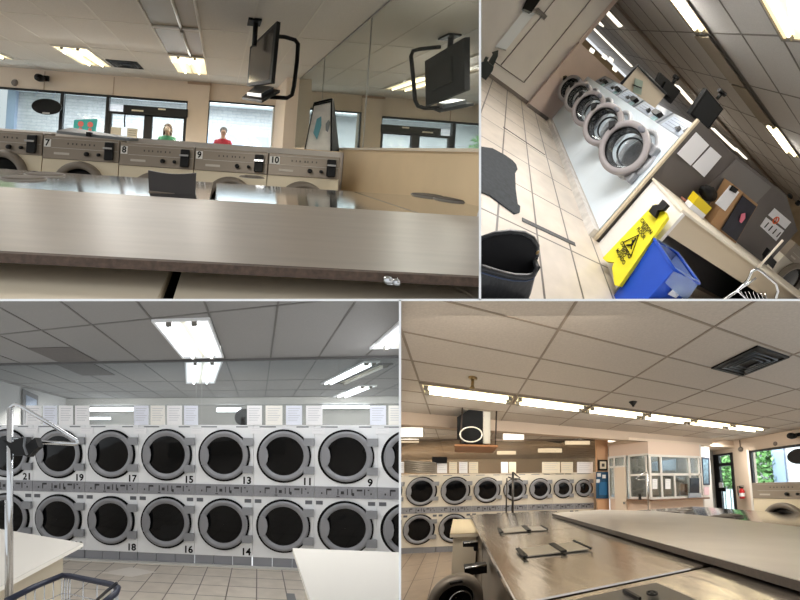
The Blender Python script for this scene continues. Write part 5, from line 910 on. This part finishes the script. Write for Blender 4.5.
t = thing(r, 'small_dark_fixture', 'small dark fixture on the far wall at the right edge', 'fixture', a(790, 195, 4.5)); MB(r).blob(a(790, 196, 4.5), .12, .05, .05, 6, .2).blob(a(798, 203, 4.5), .1, .05, .07, 6, .2).build('body', BLK2, t)
# caution sign and bin
YEL = mat('sign_yellow', (232, 218, 26), .5); px = 1.5
t = thing(r, 'caution_sign', 'yellow wet floor sign folded and leaning on the white side panel', 'sign', (px, 1.7, 0)); Sx = lambda x, y, X=px: np.array(ax(x, y, X))
q = [(602.5, 258), (606, 261.5), (614, 262), (612, 268), (614.5, 285), (619, 286), (667, 217), (665, 211.5), (659.5, 210), (656, 204), (652, 206)]
MB(r).slab([Sx(*p) for p in q], (.03, 0, 0)).build('panel', YEL, t); MB(r).slab([Sx(*p, px+.04) for p in q], (.02, 0, 0)).build('rear_panel', YEL, t)
MB(r).slab([Sx(*p, px-.004) for p in ((651, 213), (655, 207), (661, 206), (665, 201), (670, 206), (666, 211), (660, 212), (657, 219))], (-.03, 0, 0)).build('clip', BLK2, t)
u_ = Sx(659, 214)-Sx(611, 272); 
# the sign's own up direction runs to its clip; the letters run across it
upv = u_/np.linalg.norm(u_); acr = np.cross(upv, [-1., 0, 0]); acr = acr/np.linalg.norm(acr)
if acr[1] > 0: acr = -acr
def stext(s_, x, y, size): o_ = Sx(x, y, px-.006); MB(r).text(s_, o_, acr, upv, size).build('lettering', NUM, t)
for s_, x, y, z_ in (('CAUTION', 646, 226, .042), ('WET', 643.5, 229.5, .042), ('FLOOR', 641, 233, .042), ('CUIDADO', 625.5, 249.5, .042), ('PISO', 623, 253, .042), ('MOJADO', 620.5, 256.5, .042)): stext(s_, x, y, z_)
c_ = Sx(631.5, 243.5, px-.006); tri = [c_+upv*.085, c_-upv*.055-acr*.085, c_-upv*.055+acr*.085]; MB(r).tube(tri, .005, 5, True).build('triangle', NUM, t)
MB(r).tube([c_+upv*.035, c_-upv*.005+acr*.012, c_-upv*.04-acr*.03], .008, 5).tube([c_+upv*.005, c_-upv*.025+acr*.035], .006, 5).tube([c_+upv*.02-acr*.02, c_+acr*.02], .005, 5).blob(c_+upv*.045, .003, .01, .01, 5).build('falling_figure', NUM, t)
BL = mat('bin_blue', (16, 70, 178), .5, spec=.3)
t = thing(r, 'recycling_bin', 'blue recycling bin with a white label and clear liner under the shelf', 'bin', (1.75, 1.45, 0)); Fb = lambda x, y, Y: np.array(a(x, y, Y))
f0 = [Fb(659, 237, 1.48), Fb(683, 254, 1.48)]; 
top = [(1.515, 1.24, .50), (1.79, 1.24, .50), (1.79, 1.55, .50), (1.515, 1.55, .50)]; bot = [(1.55, 1.28, .0), (1.76, 1.28, .0), (1.76, 1.52, .0), (1.55, 1.52, .0)]
MB(r).add(top+bot, [(0, 1, 5, 4), (1, 2, 6, 5), (2, 3, 7, 6), (3, 0, 4, 7), (7, 6, 5, 4)]).build('bin', BL, t)
MB(r).tube(top, .012, 6, True).build('rim', BL, t)
ins = [(x+(.012 if x < 1.7 else -.012), y+(.012 if y < 1.4 else -.012), z-.12) for x, y, z in top]; MB(r).add([(x, y, z+.015) for x, y, z in top]+ins+[(x+(.0 if x < 1.7 else .012), y-.012, z-.10-.05*(k % 2)) for k, (x, y, z) in enumerate(top)], [(0, 1, 5, 4), (1, 2, 6, 5), (2, 3, 7, 6), (3, 0, 4, 7), (0, 1, 9, 8), (1, 2, 10, 9)]).build('liner', BAGM, t)
MB(r).add([(1.63, 1.238, .42), (1.72, 1.238, .42), (1.72, 1.246, .33), (1.63, 1.246, .33)], [(0, 1, 2, 3)]).build('label', PAPER, t)
# cart, washer at the right edge
t = thing(r, 'laundry_cart', 'chrome laundry cart frame at the bottom right of the tilted view', 'laundry cart', (2.8, 1.2, 0)); g = lambda x, y, Y=1.2: a(x, y, Y)
MB(r).tube([g(722, 301), g(737, 291), g(747, 281), g(752, 271), g(757, 269), g(762, 272), g(776, 284), g(778, 291), g(775, 302)], .010, 8).tube([g(738, 291, 1.15), g(748, 300, 1.15)], .008, 6).build('frame', CHROME, t)
MB(r).tube([g(740, 289), g(756, 278)], .008, 6).tube([g(722, 301, 1.3), g(752, 281, 1.3)], .006, 6).build('rail', CHROME, t); m = MB(r)
for k in range(7): m.tube([g(741+4*k, 291+.5*k), g(745+4*k, 300+.5*k)], .003, 5)
m.build('wire', CHROME, t)
t = washer(r, (5.3, 2.5, .15), (1, 0, 0), (0, 1, 0), 1.15, '', 'white washer cut by the bottom right corner, beyond the shelf counter', None, H=1.16, zc=.62, body=mat('white_enamel_aged', (222, 214, 198), .4), R=.36)
tag(MB(r).tube([a(783, 240, 1.6), a(757, 269, 1.6)], .012, 6).build('white_rod', SH), 'cream rod leaning from the partition to the shelf edge', 'rod')
tag(MB(r).slab([a(x, y, 1.95) for x, y in ((765, 257), (770, 250), (773, 258), (777, 262), (773, 269), (766, 262))], (0, .05, 0)).build('black_hook', BLACK), 'black curved hook shape above the far shelf end', 'hook')
# floor things
t = thing(r, 'floor_mat', 'dark grey rubber backed floor mat at the left edge', 'mat', (.5, 2.5, 0)); P0 = [az(x, y, .003) for x, y in ((478, 147), (492, 149), (505, 156), (512, 161), (515.5, 165), (517, 170), (514.5, 174), (515, 190), (517, 205), (519.5, 207), (519, 213), (514, 214.5), (497, 202), (489, 196), (478, 192))]
MB(r).slab(P0, (0, 0, .01)).build('pile', mat('mat_dark', (50, 54, 58), .95, var=.25, scale=40), t)
for p, q_, w_, lab in (((522, 219.5), (575, 244.5), .022, 'dark strip of tape lying on the tiles beside the washers'), ((503, 127), (545, 155), .009, 'thin dark line on the tiles above the mat')):
    A_, B_ = np.array(az(*p, .002)), np.array(az(*q_, .002)); d_ = (B_-A_)/np.linalg.norm(B_-A_); n_ = np.array([-d_[1], d_[0], 0])*w_; tag(MB(r).slab([A_-n_, B_-n_, B_+n_, A_+n_], (0, 0, .004)).build('floor_strip', mat('strip_dark', (66, 66, 70), .6)), lab, 'strip')
# black bag in the foreground
LE = mat('black_leather', (17, 19, 24), .32, bump=.4, scale=60); t = thing(r, 'open_bag', 'open black leather bag at the bottom left of the tilted view', 'bag', a(505, 300, .62)); Y0 = .62
lip = [(470, 244), (482, 238), (495, 233.5), (510, 231.5), (524, 233), (533, 238), (537.5, 246), (537, 254), (535, 261), (537.5, 268), (534, 274.5), (527, 276.5), (514, 276), (500, 273), (484, 268), (470, 264)]
L3 = []
for i, (x, y) in enumerate(lip): L3.append(np.array(a(x, y, .66 if i < 9 else .54)))
cc = sum(L3)/len(L3); dn_ = np.array(a(495, 330, .60))-np.array(a(508, 262, .60))
bot_ = [p*.72+cc*.28+dn_*.95 for p in L3]; mid = [p*.97+cc*.03+dn_*.35 for p in L3]; inn = [p*.96+cc*.04 for p in L3]; inb = [p*.7+cc*.3+dn_*.7 for p in L3]; n = len(L3)
MB(r).add(L3+mid+bot_, [(i, (i+1) % n, n+(i+1) % n, n+i) for i in range(n)]+[(n+i, n+(i+1) % n, 2*n+(i+1) % n, 2*n+i) for i in range(n)], True).build('shell', LE, t)
MB(r).add(inn+inb, [(i, (i+1) % n, n+(i+1) % n, n+i) for i in range(n)]+[tuple(range(n, 2*n))], True).build('lining', mat('bag_lining', (10, 10, 14), .9), t)
MB(r).tube(L3, .006, 8, True).build('rim', LE, t); MB(r).tube([p+dn_*.06 for p in L3[9:]], .002, 5).build('stitching', mat('stitch_blue', (50, 64, 90), .5), t)
MB(r).blob(a(537.6, 252.5, .64), .004, .004, .006, 6).build('rivet', mat('brass', (140, 116, 76), .35, .8), t)
